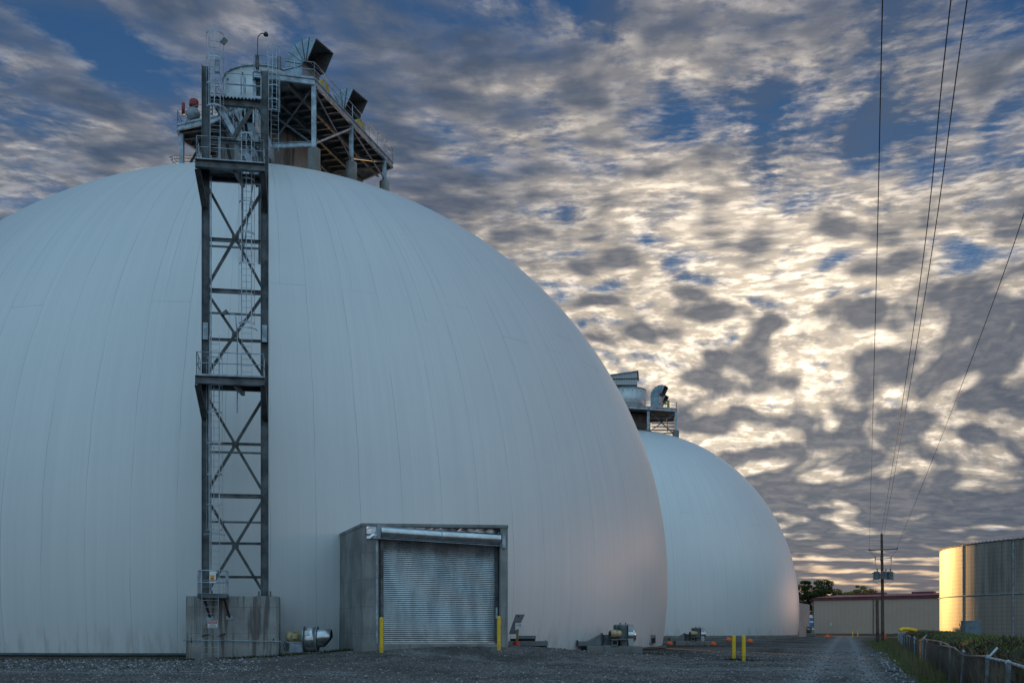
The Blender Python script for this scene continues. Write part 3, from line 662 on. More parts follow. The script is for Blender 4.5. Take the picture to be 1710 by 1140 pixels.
def build_fan_b(px0, py0, sc, d, label, name='aeration_fan'):
    """side-on blower on a concrete pad: transition duct, square housing, motor; px0 is the pad's left end"""
    t0 = at(px0, py0, d); k = d/1900*sc
    t = thing(name, (t0.x, d, H(t0.x, d)), label, 'fan', 'aeration fans round the domes')
    def P(x, z, y=0.0): return V(t0.x+x*k, d+y*k, t0.z+z*k)     # x,z in drawing units, pad bottom-left origin
    def bx(mb, x0, x1, z0, z1, y0, y1): mb.box(tuple(P(x0, z0, y0)), tuple(P(x1, z1, y1))); return mb
    bx(MB(), 0, 92, -14, 12, -18, 26).build('fan_pad', M['concrete_grey'], t, 0.03)
    # duct: flat mouth widening in a slope up to the box duct
    m = MB(); m.extrude([P(-14, 12.5, -8), P(-14, 20, -8), P(2, 20, -8), P(24, 32, -8), P(27, 32, -8), P(27, 12.5, -8)], V(0, 22*k, 0)); m.build('transition_duct', M['boxgrey'], t)
    m = MB(); m.beam(P(-15, 11.5, 3), P(-15, 22, 3), 24*k, 2*k, up=V(1, 0, 0)); m.build('duct_flange', M['steel_dark'], t); m = MB(); m.beam(P(26, 12.5, 2), P(26, 33.5, 2), 24*k, 2*k, up=V(1, 0, 0)); m.build('duct_flange', M['steel_dark'], t)
    bx(MB(), 28.2, 47, 13, 31, -7, 12).build('box_duct', M['steel'], t)
    h = bx(MB(), 46, 77.5, 12.2, 48, -4, 14).build('fan_housing', M['steel'], t, 0.1)
    m = MB()
    for x in (48, 54, 68.5): m.beam(P(x, 13, -4.8), P(x, 47, -4.8), 1.0*k, 1.2*k, up=V(0, 1, 0))
    m.build('stiffener', M['steel_dark'], h)
    m = MB(); m.lathe([(14*k, 0), (14*k, 9*k)], P(69.8, 30, 6), 32, V(1, 0, 0), True)
    bx(m, 69.6, 77.9, 12.5, 47.6, -7, -4.5); m.build('side_panel', M['shiny'], h)
    m = MB(); m.lathe([(13*k, 0), (12.5*k, 2*k), (9*k, 5*k), (0.1*k, 6.2*k)], P(78, 31, 4), 32, V(1, 0, 0)); m.build('inlet_bell', M['shiny'], h)
    for x in (57, 66): m = MB(); m.tube([P(x, 47, 3), P(x, 51, 3)], 1.1*k, 8); m.build('lifting_lug', M['steel'], h)
    mo = MB(); c = P(46, 33, -15); mo.lathe([(0, -8.5*k), (3*k, -9*k), (5.3*k, -8.5*k), (6.3*k, -6*k), (6.3*k, 2*k), (5.3*k, 3*k), (5.3*k, 9*k), (4*k, 12*k), (0, 12*k)], c, 28, V(0.93, 0.37, 0).normalized())
    mm = mo.build('motor', M['motor'], t)
    x_ = MB(); x_.lathe([(0.0, 0), (4.4*k, 0), (4.4*k, 0.4*k)], c+V(0.93, 0.37, 0).normalized()*(-9.2*k), 20, V(0.93, 0.37, 0).normalized()); x_.build('fan_cowl', M['steel_dark'], mm)
    m = bx(MB(), 50, 58, 30, 37, -13, -6); m.build('gearbox', M['motor'], t, 0.03)
    m = bx(MB(), 40, 68, 22.5, 24, -22, -4); bx(m, 41, 51, 12.2, 22.5, -20, -6); bx(m, 56, 67, 12.2, 22.5, -12, -5); m.build('motor_stand', M['boxgrey'], t)
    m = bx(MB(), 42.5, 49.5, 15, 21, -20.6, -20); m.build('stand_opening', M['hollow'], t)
    m = MB(); m.tube([P(51, 27, -16), P(52, 24, -19), P(56, 18, -20), P(58, 13, -20)], 0.7*k, 6); m.build('cable', M['wire'], t)
build_fan_b(979, 1090, 1.0, 66.0, 'weathered steel aeration fan with pale motor on a concrete pad before the near dome')
build_fan_b(1127, 1077, 0.62, 98.5, 'smaller looking aeration fan on a pad between the two domes, behind the yard markers')

# far fan and portal of the second dome
def build_far_portal():
    d = 214
    m = MB(); m.prism([xy(1330, 207), xy(1333.5, 201), xy(1352, 216), xy(1349, 222)], -0.3, at(0, 1008.5, d).z)
    m.build('door_portal', M['concrete_pink'], dome2)
M['concrete_pink'] = pmat('pale_concrete', (0.40, 0.36, 0.35), 0.9, 0, 0.15, 0.8, 0.3, 6)
build_far_portal()
build_fan_b(1334, 1060.0, 0.30, 212, 'tiny far aeration fan at the foot of the farther dome by its portal')

# ------------------------------------------------------------------ plinth and ladder tower
TA = (V(-13.13, 54.0, 0)-C1); TA.z = 0; OUT = TA.normalized(); U = V(-OUT.y, OUT.x, 0)      # OUT points away from the dome, U to the right
if U.x < 0: U = -U
T0 = V(-13.13, 54.0, 0)
def T(u, o, z): return T0+U*u+OUT*o+Z*z
def build_plinth():
    t = thing('concrete_plinth', tuple(T(0, 0, 0)), 'stained concrete plinth block under the ladder tower', 'plinth')
    a, b = -2.17, 2.05; ch = 0.10
    f, k = 0.92, -1.55
    pts = [T(a, f, 0), T(b-0.12, f, 0), T(b, f-0.12, 0), T(b, k, 0), T(a, k, 0)]
    m = MB(); m.prism([(p.x, p.y) for p in pts], -0.4, 3.02); m.build('block', M['concrete'], t, 0.02)
    m = MB(); q = [T(a+0.5, f+0.9, 0), T(a+2.0, f+0.8, 0), T(a+2.1, f+0.02, 0), T(a+0.4, f+0.02, 0)]
    m.prism([(p.x, p.y) for p in q], -0.2, H(T(a, f, 0).x, T(a, f, 0).y)+0.10); m.build('footing_slab', M['concrete_grey'], t)
    m = MB(); m.tube([T(a-0.12, f+0.12, 0.98), T(b+0.12, f+0.12, 0.90)], 0.022, 8); m.build('conduit', M['galv'], t)
    for u_ in (a+0.25, b-0.25): m = MB(); m.beam(T(u_, f+0.01, 0.86), T(u_, f+0.01, 1.06), 0.05, 0.05, up=OUT); m.build('conduit_clamp', M['steel_dark'], t)
build_plinth()
def hoops(m, bars, cu, co_, r, zs, z0, z1, th=0.075):
    """ladder cage: D-shaped hoops, vertical straps"""
    arc = [math.radians(k) for k in range(-10, 191, 20)]
    P = [(cu+r*math.cos(a), co_+r*1.05*math.sin(a)+0.05) for a in arc]
    for z in zs:
        pts = [T(u, o, z) for u, o in P]
        for a, b in zip(pts, pts[1:]): m.beam(a, b, 0.010, th, up=Z)
    for i in (1, 3, 5, 7, 9):
        u, o = P[i]; bars.beam(T(u, o, z0), T(u, o, z1), 0.035, 0.010, up=(T(u, o, 0)-T(cu, co_, 0)))
def ladder(m, u, o, z0, z1, w=0.46):
    for s in (-1, 1): m.beam(T(u+s*w/2, o, z0), T(u+s*w/2, o, z1), 0.02, 0.07, up=OUT)
    k = int((z1-z0)/0.305)
    for i in range(k): m.tube([T(u-w/2, o, z0+0.2+i*0.305), T(u+w/2, o, z0+0.2+i*0.305)], 0.0115, 5, False)
def rail(m, pts, h=1.08, gap=1.3, kick=True, r=0.024):
    pts = [Vector(p) for p in pts]
    for a, b in zip(pts, pts[1:]):
        L = (b-a).length; n = max(1, int(math.ceil(L/gap)))
        for i in range(n+1):
            p = a.lerp(b, i/n); m.tube([p, p+Z*h], r, 6)
        for hh in (h, h*0.55): m.tube([a+Z*hh, b+Z*hh], r*0.9, 6)
        if kick: m.beam(a+Z*0.06, b+Z*0.06, 0.008, 0.11)
def build_tower():
    t = thing('ladder_tower', tuple(T(0, 0, 3.02)), 'tall steel ladder tower with caged ladders standing on the plinth', 'tower')
    cu = 1.36; ztop = 28.05
    for s in (-1, 1):
        m = MB(); m.ibeam(T(s*cu, 0, 3.06), T(s*cu, 0, ztop), 0.36, 0.36, up=U, t=0.028); c = m.build('column', M['steel'], t)
        m = MB(); p = T(s*cu, 0, 3.04); m.beam(T(s*cu-0.36, 0, 3.04), T(s*cu+0.36, 0, 3.04), 0.6, 0.05)
        for du in (-0.27, 0.27):
            for do in (-0.2, 0.2): m.tube([T(s*cu+du, do, 3.04), T(s*cu+du, do, 3.28)], 0.03, 6)
        m.build('base_plate', M['steel'], c)
        m = MB()
        m.beam(T(s*cu-0.12, 0.19, 15.5), T(s*cu+0.12, 0.19, 15.5), 0.03, 0.8)
        for i in range(10): m.lathe([(0, 0.02), (0.022, 0.02), (0.022, 0)], T(s*cu-0.07+0.14*(i % 2), 0.205, 15.2+0.15*(i//2)), 6, OUT)
        m.build('splice_plate', M['galv'], c)
    levels = [5.2, 8.95, 13.0-0.3, 17.45, 20.4]
    # horizontals with heights read off the photograph
    for py, h in ((1018-55, 0), ):
        pass
    zz = lambda py: at(0, py, 54.0).z
    for py, hh in ((402, 0.16), (412, 0.09), (487, 0.20), (523, 0.09), (568, 0.12), (741, 0.12), (754, 0.08), (828, 0.20), (870, 0.08), (907, 0.12), (963, 0.12)):
        m = MB(); z = zz(py); m.ibeam(T(-cu+0.15, 0, z), T(cu-0.15, 0, z), 0.14, max(0.09, hh), t=0.014) if hh > 0.1 else m.angle(T(-cu+0.15, 0, z), T(cu-0.15, 0, z), 0.09)
        m.build('strut', M['steel'], t)
    for ya, yb in ((318, 476), (495, 622), (668, 816), (838, 984)):
        za, zb = zz(yb), zz(ya)
        for s in (-1, 1):
            m = MB(); off = 0.05*s
            m.angle(T(-s*(cu-0.14), off, za), T(s*(cu-0.14), off, zb), 0.13, 0.014, up=OUT); m.build('brace', M['steel_brace'], t)
        m = MB(); p = T(0, 0.0, (za+zb)/2); m.beam(p-U*0.16, p+U*0.16, 0.012, 0.3); m.build('gusset', M['steel'], t)
    # top bracing and beams
    zt = lambda py: at(0, py, 54.0).z
    m = MB(); m.angle(T(-cu*0.1, 0, zt(232)), T(cu-0.15, 0, zt(150)), 0.16, 0.016, up=OUT); m.build('brace', M['steel_brace'], t)
    for py, h in ((172, 0.34), (238, 0.14), (176-8, 0.0)):
        if h: m = MB(); m.ibeam(T(-cu+0.15, 0.0, zt(py)), T(cu-0.15, 0.0, zt(py)), 0.2, h, t=0.02); m.build('strut', M['steel'], t)
    # platforms with tapering brackets
    for name, z, gap in (('middle', at(0, 634, 52.7).z+0.13, 0.55), ('upper', at(0, 277, 52.7).z+0.18, -0.55)):
        a, b, o = -1.72, 1.42, 1.30
        m = MB(); m.ibeam(T(a, o, z-0.18), T(b, o, z-0.18), 0.28, 0.36, t=0.025)
        for u_ in (a+0.12, b-0.1): m.ibeam(T(u_, o-0.15, z-0.14), T(u_, -0.5, z-0.14), 0.16, 0.26, t=0.02)
        m.ibeam(T(a, -0.5, z-0.14), T(b, -0.5, z-0.14), 0.16, 0.26, t=0.02); m.build('platform_frame', M['steel'], t)
        m = MB()
        hole = (-1.15, -0.35) if gap > 0 else (0.25, 1.1)
        for i in range(24):
            u0 = a+0.15+(b-a-0.3)*i/24; 
            o0, o1 = (-0.45, o-0.12)
            if hole[0] < u0 < hole[1]: o1 = -0.05
            m.beam(T(u0, o0, z+0.02), T(u0, o1, z+0.02), 0.126, 0.035)
        m.build('deck', M['steel'], t)
        for s, uu in ((-1, a+0.1), (1, b-0.08)):
            m = MB(); m.ibeam(T(uu, o-0.12, z-0.38), T(s*cu+(0.04*s), 0.22, z-1.75), 0.20, 0.26, up=U, t=0.02); m.build('bracket', M['steel'], t)
        m = MB(); m.beam(T(0.05, o-0.15, z-0.3), T(0.35, -0.4, z-0.42), 0.16, 0.2); m.build('joist', M['steel'], t)
        r_ = MB(); rail(r_, [T(a+0.06, -0.4, z), T(a+0.06, o-0.05, z), T(b-0.06, o-0.05, z), T(b-0.06, -0.4, z)], 1.12, 1.05); r_.build('railing', M['galv'], t)

    # base landing
    a, b, o, z = -1.52, -0.28, 2.02, 3.0
    m = MB(); 
    for p, q in ((T(a, 0.95, z), T(a, o, z)), (T(b, 0.95, z), T(b, o, z)), (T(a, o, z), T(b, o, z))): m.beam(p, q, 0.08, 0.2)
    for i in range(10): u0 = a+0.08+(b-a-0.12)*i/10; m.beam(T(u0, 0.3, z+0.06), T(u0, o-0.05, z+0.06), 0.09, 0.03)
    m.build('landing', M['steel'], t)
    for u_ in (a+0.25, b-0.1):
        m = MB(); m.beam(T(u_, o-0.15, z-0.1), T(u_+0.18, 0.96, z-0.95), 0.09, 0.09, up=U); m.build('landing_brace', M['steel_dark'], t)
        m = MB(); m.beam(T(u_+0.18-0.17, 0.94, z-1.0), T(u_+0.18+0.17, 0.94, z-1.0), 0.02, 0.17); m.build('anchor_plate', M['galv'], t)
    r_ = MB(); rail(r_, [T(a, 1.0, z), T(a, o, z)], 1.15, 0.9, False, 0.03); r_.build('railing', M['galv'], t); r_ = MB(); rail(r_, [T(b, o, z), T(b, 0.9, z)], 1.15, 0.9, False, 0.03); r_.build('railing', M['galv'], t)
    g = MB(); g.tube([T(a, o, z+1.15), T(b, o, z+1.15)], 0.026, 6); g.tube([T(a, o, z+0.6), T(b, o, z+0.6)], 0.026, 6); g.build('gate', M['galv'], t)
    m = MB(); m.beam(T(-0.87, o+0.03, z+0.58), T(-0.87, o+0.03, z+1.12), 0.28, 0.02, up=OUT); gp = m.build('gate_panel', M['white'], t)
    m = MB(); m.beam(T(-0.89, o+0.045, z+0.66), T(-0.89, o+0.045, z+0.94), 0.17, 0.01, up=OUT); m.build('warning_label', M['amber'], gp)
    m = MB(); m.beam(T(-0.95, o+0.052, z+0.78), T(-0.83, o+0.052, z+0.78), 0.006, 0.03); m.beam(T(-0.95, o+0.052, z+0.7), T(-0.83, o+0.052, z+0.7), 0.006, 0.012); m.build('warning_print', M['black'], gp)
    # ladders
    L1, L2, L3 = -0.93, 0.55, -0.90
    m = MB(); ladder(m, -0.98, 2.1, 0.15, 4.1, 0.72); m.build('ladder', M['galv'], t)
    m = MB()
    for u_ in (-1.34, -0.62): m.beam(T(u_, 2.1, 1.15), T(u_+0.2, 0.95, 1.25), 0.05, 0.06)
    m.build('ladder_bracket', M['steel_dark'], t)
    def caged(u, o, z0, z1, zs, r=0.40, flare=None):
        m = MB(); ladder(m, u, o, z0, z1); m.build('ladder', M['galv_light'], t)
        h = MB(); b = MB(); hoops(h, b, u, o, r, zs, zs[0], zs[-1])
        if flare: hoops(h, MB(), u, o, r*1.35, [flare], flare, flare+0.1, 0.06)
        h.add(b.v, b.f); h.build('ladder_cage', M['galv'], t)
    zf = lambda py: at(0, py, 53.6).z
    caged(L1, 0.30, 3.1, zf(560), [zf(k) for k in (885, 843, 793, 741, 690, 645, 600)], 0.36, zf(893))
    caged(L2, 0.32, 13.1, zf(215), [zf(k) for k in (540, 492, 441, 390, 338, 300, 262, 225)], 0.36, zf(550))
    caged(L3, 0.35, 23.1, zf(66), [zf(k) for k in (183, 145, 103, 62)], 0.40)
    # closed box and small flood lamp at the ladder head
    m = MB(); m.beam(T(-0.80, 0.5, zf(125)), T(-0.80, 0.5, zf(105)), 0.22, 0.18, up=OUT); m.build('switch_box', M['galv'], t)
    m = MB(); m.beam(T(-0.55, 0.7, zf(80)), T(-0.38, 0.7, zf(72)), 0.1, 0.22, up=Z); m.build('flood_lamp', M['steel'], t)
    # railing of the top landing
    z = zt(166)
    m = MB(); rail(m, [T(-0.4, 0.25, z), T(1.2, 0.25, z)], 1.1, 0.8, True); m.build('railing', M['galv'], t); m = MB(); rail(m, [T(-1.2, -0.9, z), T(1.2, -0.9, z)], 1.1, 0.8, True); m.build('railing', M['galv'], t)
    m = MB()
    for i in range(14): u0 = -1.15+2.3*i/14; m.beam(T(u0, 0.2, z), T(u0, -0.9, z), 0.09, 0.03)
    m.build('deck', M['steel'], t)
    A_, B_ = T(1.0, -0.55, 23.2), T(-0.95, -0.55, z)
    for o_ in (-0.35, 0.35):
        m = MB(); m.beam(A_+OUT*o_, B_+OUT*o_, 0.05, 0.24); m.build('stair_stringer', M['galv'], t)
        m = MB(); rail(m, [A_+OUT*o_, B_+OUT*o_], 1.0, 0.6, False, 0.02); m.build('stair_rail', M['galv'], t)
    m = MB()
    for i in range(13): p = A_.lerp(B_, (i+0.5)/13); m.beam(p-OUT*0.33, p+OUT*0.33, 0.2, 0.03)
    m.build('stair_treads', M['galv'], t)
    for ua, za, ub, zb_ in ((0.35, zt(178), 0.95, zt(292)), (-0.75, zt(182), -0.2, zt(268)), (1.15, zt(240), -0.2, zt(172))):
        m = MB(); m.ibeam(T(ua, -1.3, za), T(ub, -1.3, zb_), 0.14, 0.16, up=OUT, t=0.014); m.build('brace', M['steel_dark'], t)
    for py in (205, 222, 255):
        m = MB(); m.tube([T(-1.2, -1.0, zt(py)), T(1.2, -1.0, zt(py))], 0.03, 6); m.build('cross_pipe', M['galv'], t)
    # conduit run with a joint box, up the middle of the lower bay
    m = MB(); m.tube([T(0.10, 0.12, zz(690)), T(0.10, 0.12, zz(560)), T(0.02, 0.14, zz(527)), T(-0.45, 0.15, zz(524))], 0.03, 6); m.tube([T(-1.1, 0.20, 3.2), T(-1.1, 0.2, 22.8)], 0.03, 6); m.build('conduit', M['galv'], t)
    m = MB(); m.beam(T(-0.56, 0.16, zz(527)), T(-0.36, 0.16, zz(521)), 0.12, 0.16); m.build('joint_box', M['steel'], t)
M['steel_brace'] = pmat('brace_steel', (0.075, 0.085, 0.09), 0.5, 0.4, 0.4, 2.0)
M['amber'] = pmat('amber_label', (0.75, 0.33, 0.02), 0.5)
build_tower()
def build_sign():
    c = T(-0.80, 2.02, 1.72); c = T(-0.88, 1.98, 1.70)
    t = thing('warning_sign', tuple(c), 'white warning sign with red band fixed low on the tower ladder', 'sign')
    m = MB(); m.beam(c-U*0.22, c+U*0.22, 0.015, 0.32); b = m.build('board', M['white'], t)
    m = MB(); m.beam(c-U*0.20+Z*0.085+OUT*0.012, c+U*0.20+Z*0.085+OUT*0.012, 0.006, 0.10); m.build('red_band', M['red_bright'], b)
    m = MB(); put_text(m, 'DANGER', 0.085, c+Z*0.085+OUT*0.017, U, Z, 0.001); m.build('band_lettering', M['white'], b)
    m = MB()
    for k, w in enumerate((0.12, 0.17, 0.14, 0.18)): m.beam(c-U*w+Z*(-0.005-k*0.036)+OUT*0.012, c+U*w+Z*(-0.005-k*0.036)+OUT*0.012, 0.004, 0.012)
    m.build('small_print', M['black'], b)
build_sign()

# ------------------------------------------------------------------ stair gangway from tower to dome top
def build_gangway():
    A = T(0.35, -0.9, 25.9); r = 3.9; Bp = C1+OUT*r+U*0.35+Z*34.9
    t = thing('stair_gangway', tuple(A), 'steep steel stair gangway climbing from the ladder tower to the dome top', 'stair')
    d = (Bp-A); side = U
    for s in (-1, 1):
        m = MB(); m.beam(A+side*s*0.5, Bp+side*s*0.5, 0.07, 0.30); m.build('stringer', M['galv'], t)
        m = MB()
        for h in (1.0, 0.55): m.tube([A+side*s*0.5+Z*h, Bp+side*s*0.5+Z*h], 0.024, 6)
        n = 20
        for i in range(n+1):
            p = A.lerp(Bp, i/n)+side*s*0.5
            m.tube([p, p+Z*1.0], 0.024, 6)
            if i < n: m.tube([p+Z*(0.0 if i % 2 else 1.0), A.lerp(Bp, (i+1)/n)+side*s*0.5+Z*(1.0 if i % 2 else 0.0)], 0.015, 5)
        m.build('handrail', M['galv'], t)
    m = MB(); n = 60
    for i in range(n): p = A.lerp(Bp, (i+0.5)/n); m.beam(p-side*0.46, p+side*0.46, 0.16, 0.035, up=Z)
    m.build('treads', M['galv'], t)
    for i in (4, 9, 14):
        m = MB(); p = A.lerp(Bp, i/18); rr = (V(p.x, p.y, 0)-C1).length; zd = dome_z(C1, R1, B1, ZC1, rr)
        for s in (-1, 1): m.beam(p+side*s*0.45, V(p.x, p.y, zd-0.1)+side*s*0.45, 0.10, 0.10)
        m.beam(p+side*0.45-Z*0.3, V(p.x, p.y, zd+0.2)-side*0.45, 0.05, 0.05)
        m.build('trestle', M['steel'], t)
build_gangway()

# ------------------------------------------------------------------ headworks on the near dome
ZD = 38.2
def edge_pt(t_, z=ZD): return V(-13.2+3.8*t_, 76+13.7*t_, z)
def build_platform1():
    A = V(-17.0, 74.95, ZD); Cc = V(-13.2, 76, ZD); E = V(-9.4, 89.7, ZD); Fp = V(-13.4, 93.4, ZD); Gp = V(-21.5, 93.0, ZD)
    LW = V(-24.6, 84.6, ZD); LF = V(-24.4, 83.0, ZD); LI = V(-21.3, 81.6, ZD); AI = V(-17.9, 79.0, ZD)
    poly = [A, Cc, E, Fp, Gp, LW, LF, LI, AI]
    t = thing('dome_platform', (C1.x, C1.y, 33.9), 'large steel platform on piers crowning the near dome', 'platform')
    ring = MB(); ring.lathe([(3.0, 33.2), (3.5, 33.2), (3.5, 37.75), (3.0, 37.75)], C1, 64); ring.build('concrete_ring', M['concrete'], t)
    m = MB(); m.prism([(p.x, p.y) for p in poly][::1], ZD-0.05, ZD); m.build('deck', M['deck'], t)
    m = MB()
    for a, b in zip(poly, poly[1:]+poly[:1]): m.ibeam(a-Z*0.24, b-Z*0.24, 0.18, 0.38, t=0.02)
    m.build('edge_beam', M['galv'], t)
    m = MB()
    # joists running across between the right edge and the far left edge
    from mathutils.geometry import intersect_line_line_2d
    p2 = [V(p.x, p.y) for p in poly]
    def clip(o, d):
        hit = []
        for a, b in zip(p2, p2[1:]+p2[:1]):
            h = intersect_line_line_2d if False else None
            e = b-a; den = d.x*e.y-d.y*e.x
            if abs(den) < 1e-6: continue
            s = ((a.x-o.x)*e.y-(a.y-o.y)*e.x)/den; u_ = ((a.x-o.x)*d.y-(a.y-o.y)*d.x)/den
            if 0 <= u_ <= 1: hit.append(s)
        return (min(hit), max(hit)) if len(hit) > 1 else None
    ev = V(3.8, 13.7).normalized(); cv = V(-ev.y, ev.x)
    for i in range(1, 14):
        o = V(-13.2, 76)+ev*(i*1.05+0.1); r_ = clip(o, cv)
        if r_:
            a, b = o+cv*(r_[0]+0.1), o+cv*(r_[1]-0.1)
            m.ibeam(V(a.x, a.y, ZD-0.22), V(b.x, b.y, ZD-0.22), 0.14, 0.28 if i % 3 else 0.42, t=0.018)
    for k in (1.5, 3.2, 5.0, 7.0):
        o = V(-13.2, 76)+cv*k; r_ = clip(o, ev)
        if r_:
            a, b = o+ev*(r_[0]+0.1), o+ev*(r_[1]-0.1)
            m.ibeam(V(a.x, a.y, ZD-0.56), V(b.x, b.y, ZD-0.56), 0.2, 0.34, t=0.02)
    m.build('joists', M['steel'], t)
    m = MB(); rail(m, [A-Z*0, Cc, E, Fp], 1.08, 1.7, True, 0.028); m.build('railing', M['galv'], t)
    m = MB(); rail(m, [Gp, LW, LF, LI], 1.08, 1.7, True, 0.028); m.build('railing', M['galv'], t)
    # columns on piers
    def foot(x, y, ztop, r=0.42, zc=None):
        zd = dome_z(C1, R1, B1, ZC1, math.hypot(x-C1.x, y-C1.y))
        m = MB(); m.lathe([(0, zd-0.6), (r*1.12, zd-0.6), (r*1.12, zd+0.12), (r, zd+0.2), (r, ztop-0.03), (r-0.04, ztop), (0, ztop)], (x, y, 0), 28); p = m.build('pier', M['concrete_grey'], t)
        m = MB(); m.ibeam(V(x, y, ztop+0.04), V(x, y, ZD-0.44), 0.30, 0.30, up=V(0, 1, 0), t=0.026); m.beam(V(x-0.24, y, ztop+0.02), V(x+0.24, y, ztop+0.02), 0.48, 0.04); m.build('column', M['galv'], t)
        return V(x, y, ztop)
    q1 = foot(-13.25, 76.15, 33.55); e2 = edge_pt(0.448); q2 = foot(e2.x-0.1, e2.y, 35.1, 0.40); e3 = edge_pt(0.895); q3 = foot(e3.x-0.1, e3.y, 36.15, 0.38)
    q4 = foot(-24.2, 83.4, 34.2, 0.36); q5 = foot(-21.0, 92.2, 34.8)
    m = MB()
    m.angle(q1+V(0.1, 0.2, 0.5), V(e2.x, e2.y, ZD-0.6), 0.14, 0.014, up=V(1, 0, 0)); m.build('brace', M['galv'], t)
    for a, b in ((V(q1.x, q1.y, ZD-0.7), q2+Z*0.2), (q2+Z*0.3, V(q3.x, q3.y, ZD-0.6)), (V(q2.x, q2.y, ZD-0.6), q3+Z*0.2),
                 (q1+V(-0.1, 0.1, 0.4), V(-17.2, 79.2, ZD-0.6)), (V(q1.x-0.15, q1.y, ZD-0.6), V(-17.3, 78.6, 33.9)), (q4+Z*0.2, V(-21.6, 81.9, ZD-0.6)), (V(q3.x, q3.y, ZD-0.7), q2+V(-2.5, 4.0, 0.5)), (q1+V(0, 0, 1.2), V(-16.2, 82.2, ZD-0.5))):
        m = MB(); m.angle(a, b, 0.13, 0.014, up=V(0.3, 1, 0)); m.build('brace', M['steel'], t)
    m = MB(); m.ibeam(q1+V(-0.15, 0.0, 0.35), V(-16.6, 76.6, 33.95), 0.2, 0.32, t=0.02); m.build('tie_beam', M['galv'], t)
    m = MB(); m.ibeam(V(-16.9, 75.2, ZD-0.5), V(-17.2, 79.6, ZD-0.5), 0.2, 0.34, t=0.02); m.build('tie_beam', M['steel'], t)
    # column under the inner front corner, hung stair landing and conduits on the left
    m = MB(); m.ibeam(V(-17.05, 75.4, 33.2), V(-17.05, 75.4, ZD-0.46), 0.22, 0.22, up=V(0, 1, 0), t=0.02); m.build('column', M['galv'], t)
    m = MB()
    for k in range(3):
        z = 36.2-0.22*k; m.tube([V(-21.8, 82.4, z-2.6), V(-24.9, 83.6, z-0.2), V(-25.3+0.12*k, 84.0, z+0.1), V(-24.9, 84.5, z+0.35), V(-22.5, 85.3, z+0.7)], 0.03, 6)
    m.build('conduit', M['galv'], t)
    # caged ladder from the stair head up to the front edge
    la = MB(); lb = MB(); q = V(-15.60, 74.85, 0)
    for s in (-1, 1): la.beam(q+V(s*0.23, 0.06*s, 32.9), q+V(s*0.23, 0.06*s, ZD+1.15), 0.02, 0.07)
    for i in range(21): la.tube([q+V(-0.23, -0.06, 33.1+i*0.3), q+V(0.23, 0.06, 33.1+i*0.3)], 0.012, 5, False)
    la.build('ladder', M['galv'], t)
    arc = [math.radians(k) for k in range(170, 371, 20)]
    P = [q+V(0.40*math.cos(a), -0.30+0.45*math.sin(a), 0) for a in arc]
    for z in (ZD+1.3, ZD+0.5, ZD-0.4, ZD-1.3, ZD-2.2, ZD-2.9):
        for a, b in zip(P, P[1:]): lb.beam(a+Z*z, b+Z*z, 0.010, 0.055, up=Z)
    for i in (1, 3, 5, 7, 9): lb.beam(P[i]+Z*(ZD-2.9), P[i]+Z*(ZD+1.3), 0.035, 0.01)
    lb.build('ladder_cage', M['galv'], t)
    m = MB(); m.box((-16.95, 75.1, ZD+0.3), (-16.75, 75.4, ZD+1.15)); m.build('control_box', M['steel'], t); m = MB(); m.box((-15.55, 75.2, ZD+0.35), (-15.3, 75.4, ZD+1.1)); m.build('control_box', M['steel'], t)
    for a, b, h in ((V(-17.6, 75.0, 34.0), V(-17.6, 75.0, 37.8), 0.06), (V(-17.9, 75.2, 33.8), V(-17.9, 75.2, 37.9), 0.05)): m = MB(); m.tube([a, b], h, 8); m.build('riser_pipe', M['galv'], t)
def f_deck(t, b, co):
    x, y, z = t.sep(co); s = t.m('SINE', t.m('MULTIPLY', t.m('ADD', t.m('MULTIPLY', x, 0.96), t.m('MULTIPLY', y, -0.27)), 60.0))
    c = t.mix(t.rng(s, -0.3, 0.3), (0.05, 0.056, 0.06), (0.14, 0.155, 0.16)); c = t.mix(t.rng(t.noise(co, 1.2, 4), 0.4, 0.6), c, (0.17, 0.18, 0.18)); t.put(b.inputs['Base Color'], c)
M['deck'] = pmat('deck_sheet', rough=0.55, metal=0.3, fn=f_deck)
build_platform1()
def build_bin(C, r, z0, z1, label, tanks):
    t = thing('receiving_bin', (C.x, C.y, z0), label, 'bin', 'round steel bins on the dome tops')
    m = MB(); m.lathe([(0, z0+0.02), (r, z0+0.02), (r, z1), (r-0.06, z1), (r-0.3, z1+0.1), (0, z1+0.75)], C, 72); m.build('shell', M['bin'], t)
    m = MB(); m.lathe([(r, z1-0.12), (r+0.07, z1-0.12), (r+0.07, z1+0.02), (r, z1+0.02)], C, 72); m.build('rim', M['galv'], t)
    m = MB()
    for k in range(12):
        a = k/12*2*math.pi+0.2; p = C+V(math.sin(a), -math.cos(a), 0)*(r+0.012)+Z*(z1-0.62)
        m.lathe([(0, 0.02), (0.09, 0.02), (0.09, 0)], p, 8, V(math.sin(a), -math.cos(a), 0))
    m.build('knockout', M['steel_dark'], t)
    m = MB()
    for k in range(8):
        a = k/8*2*math.pi+0.42; p = C+V(math.sin(a), -math.cos(a), 0)*(r+0.006); m.beam(p+Z*z0, p+Z*(z1-0.12), 0.07, 0.012, up=V(math.sin(a), -math.cos(a), 0))
    m.build('seam_strip', M['bin'], t)
build_bin(C1, 2.97, ZD, 42.35, 'pale round steel bin on top of the near dome behind the ladder tower', 1)
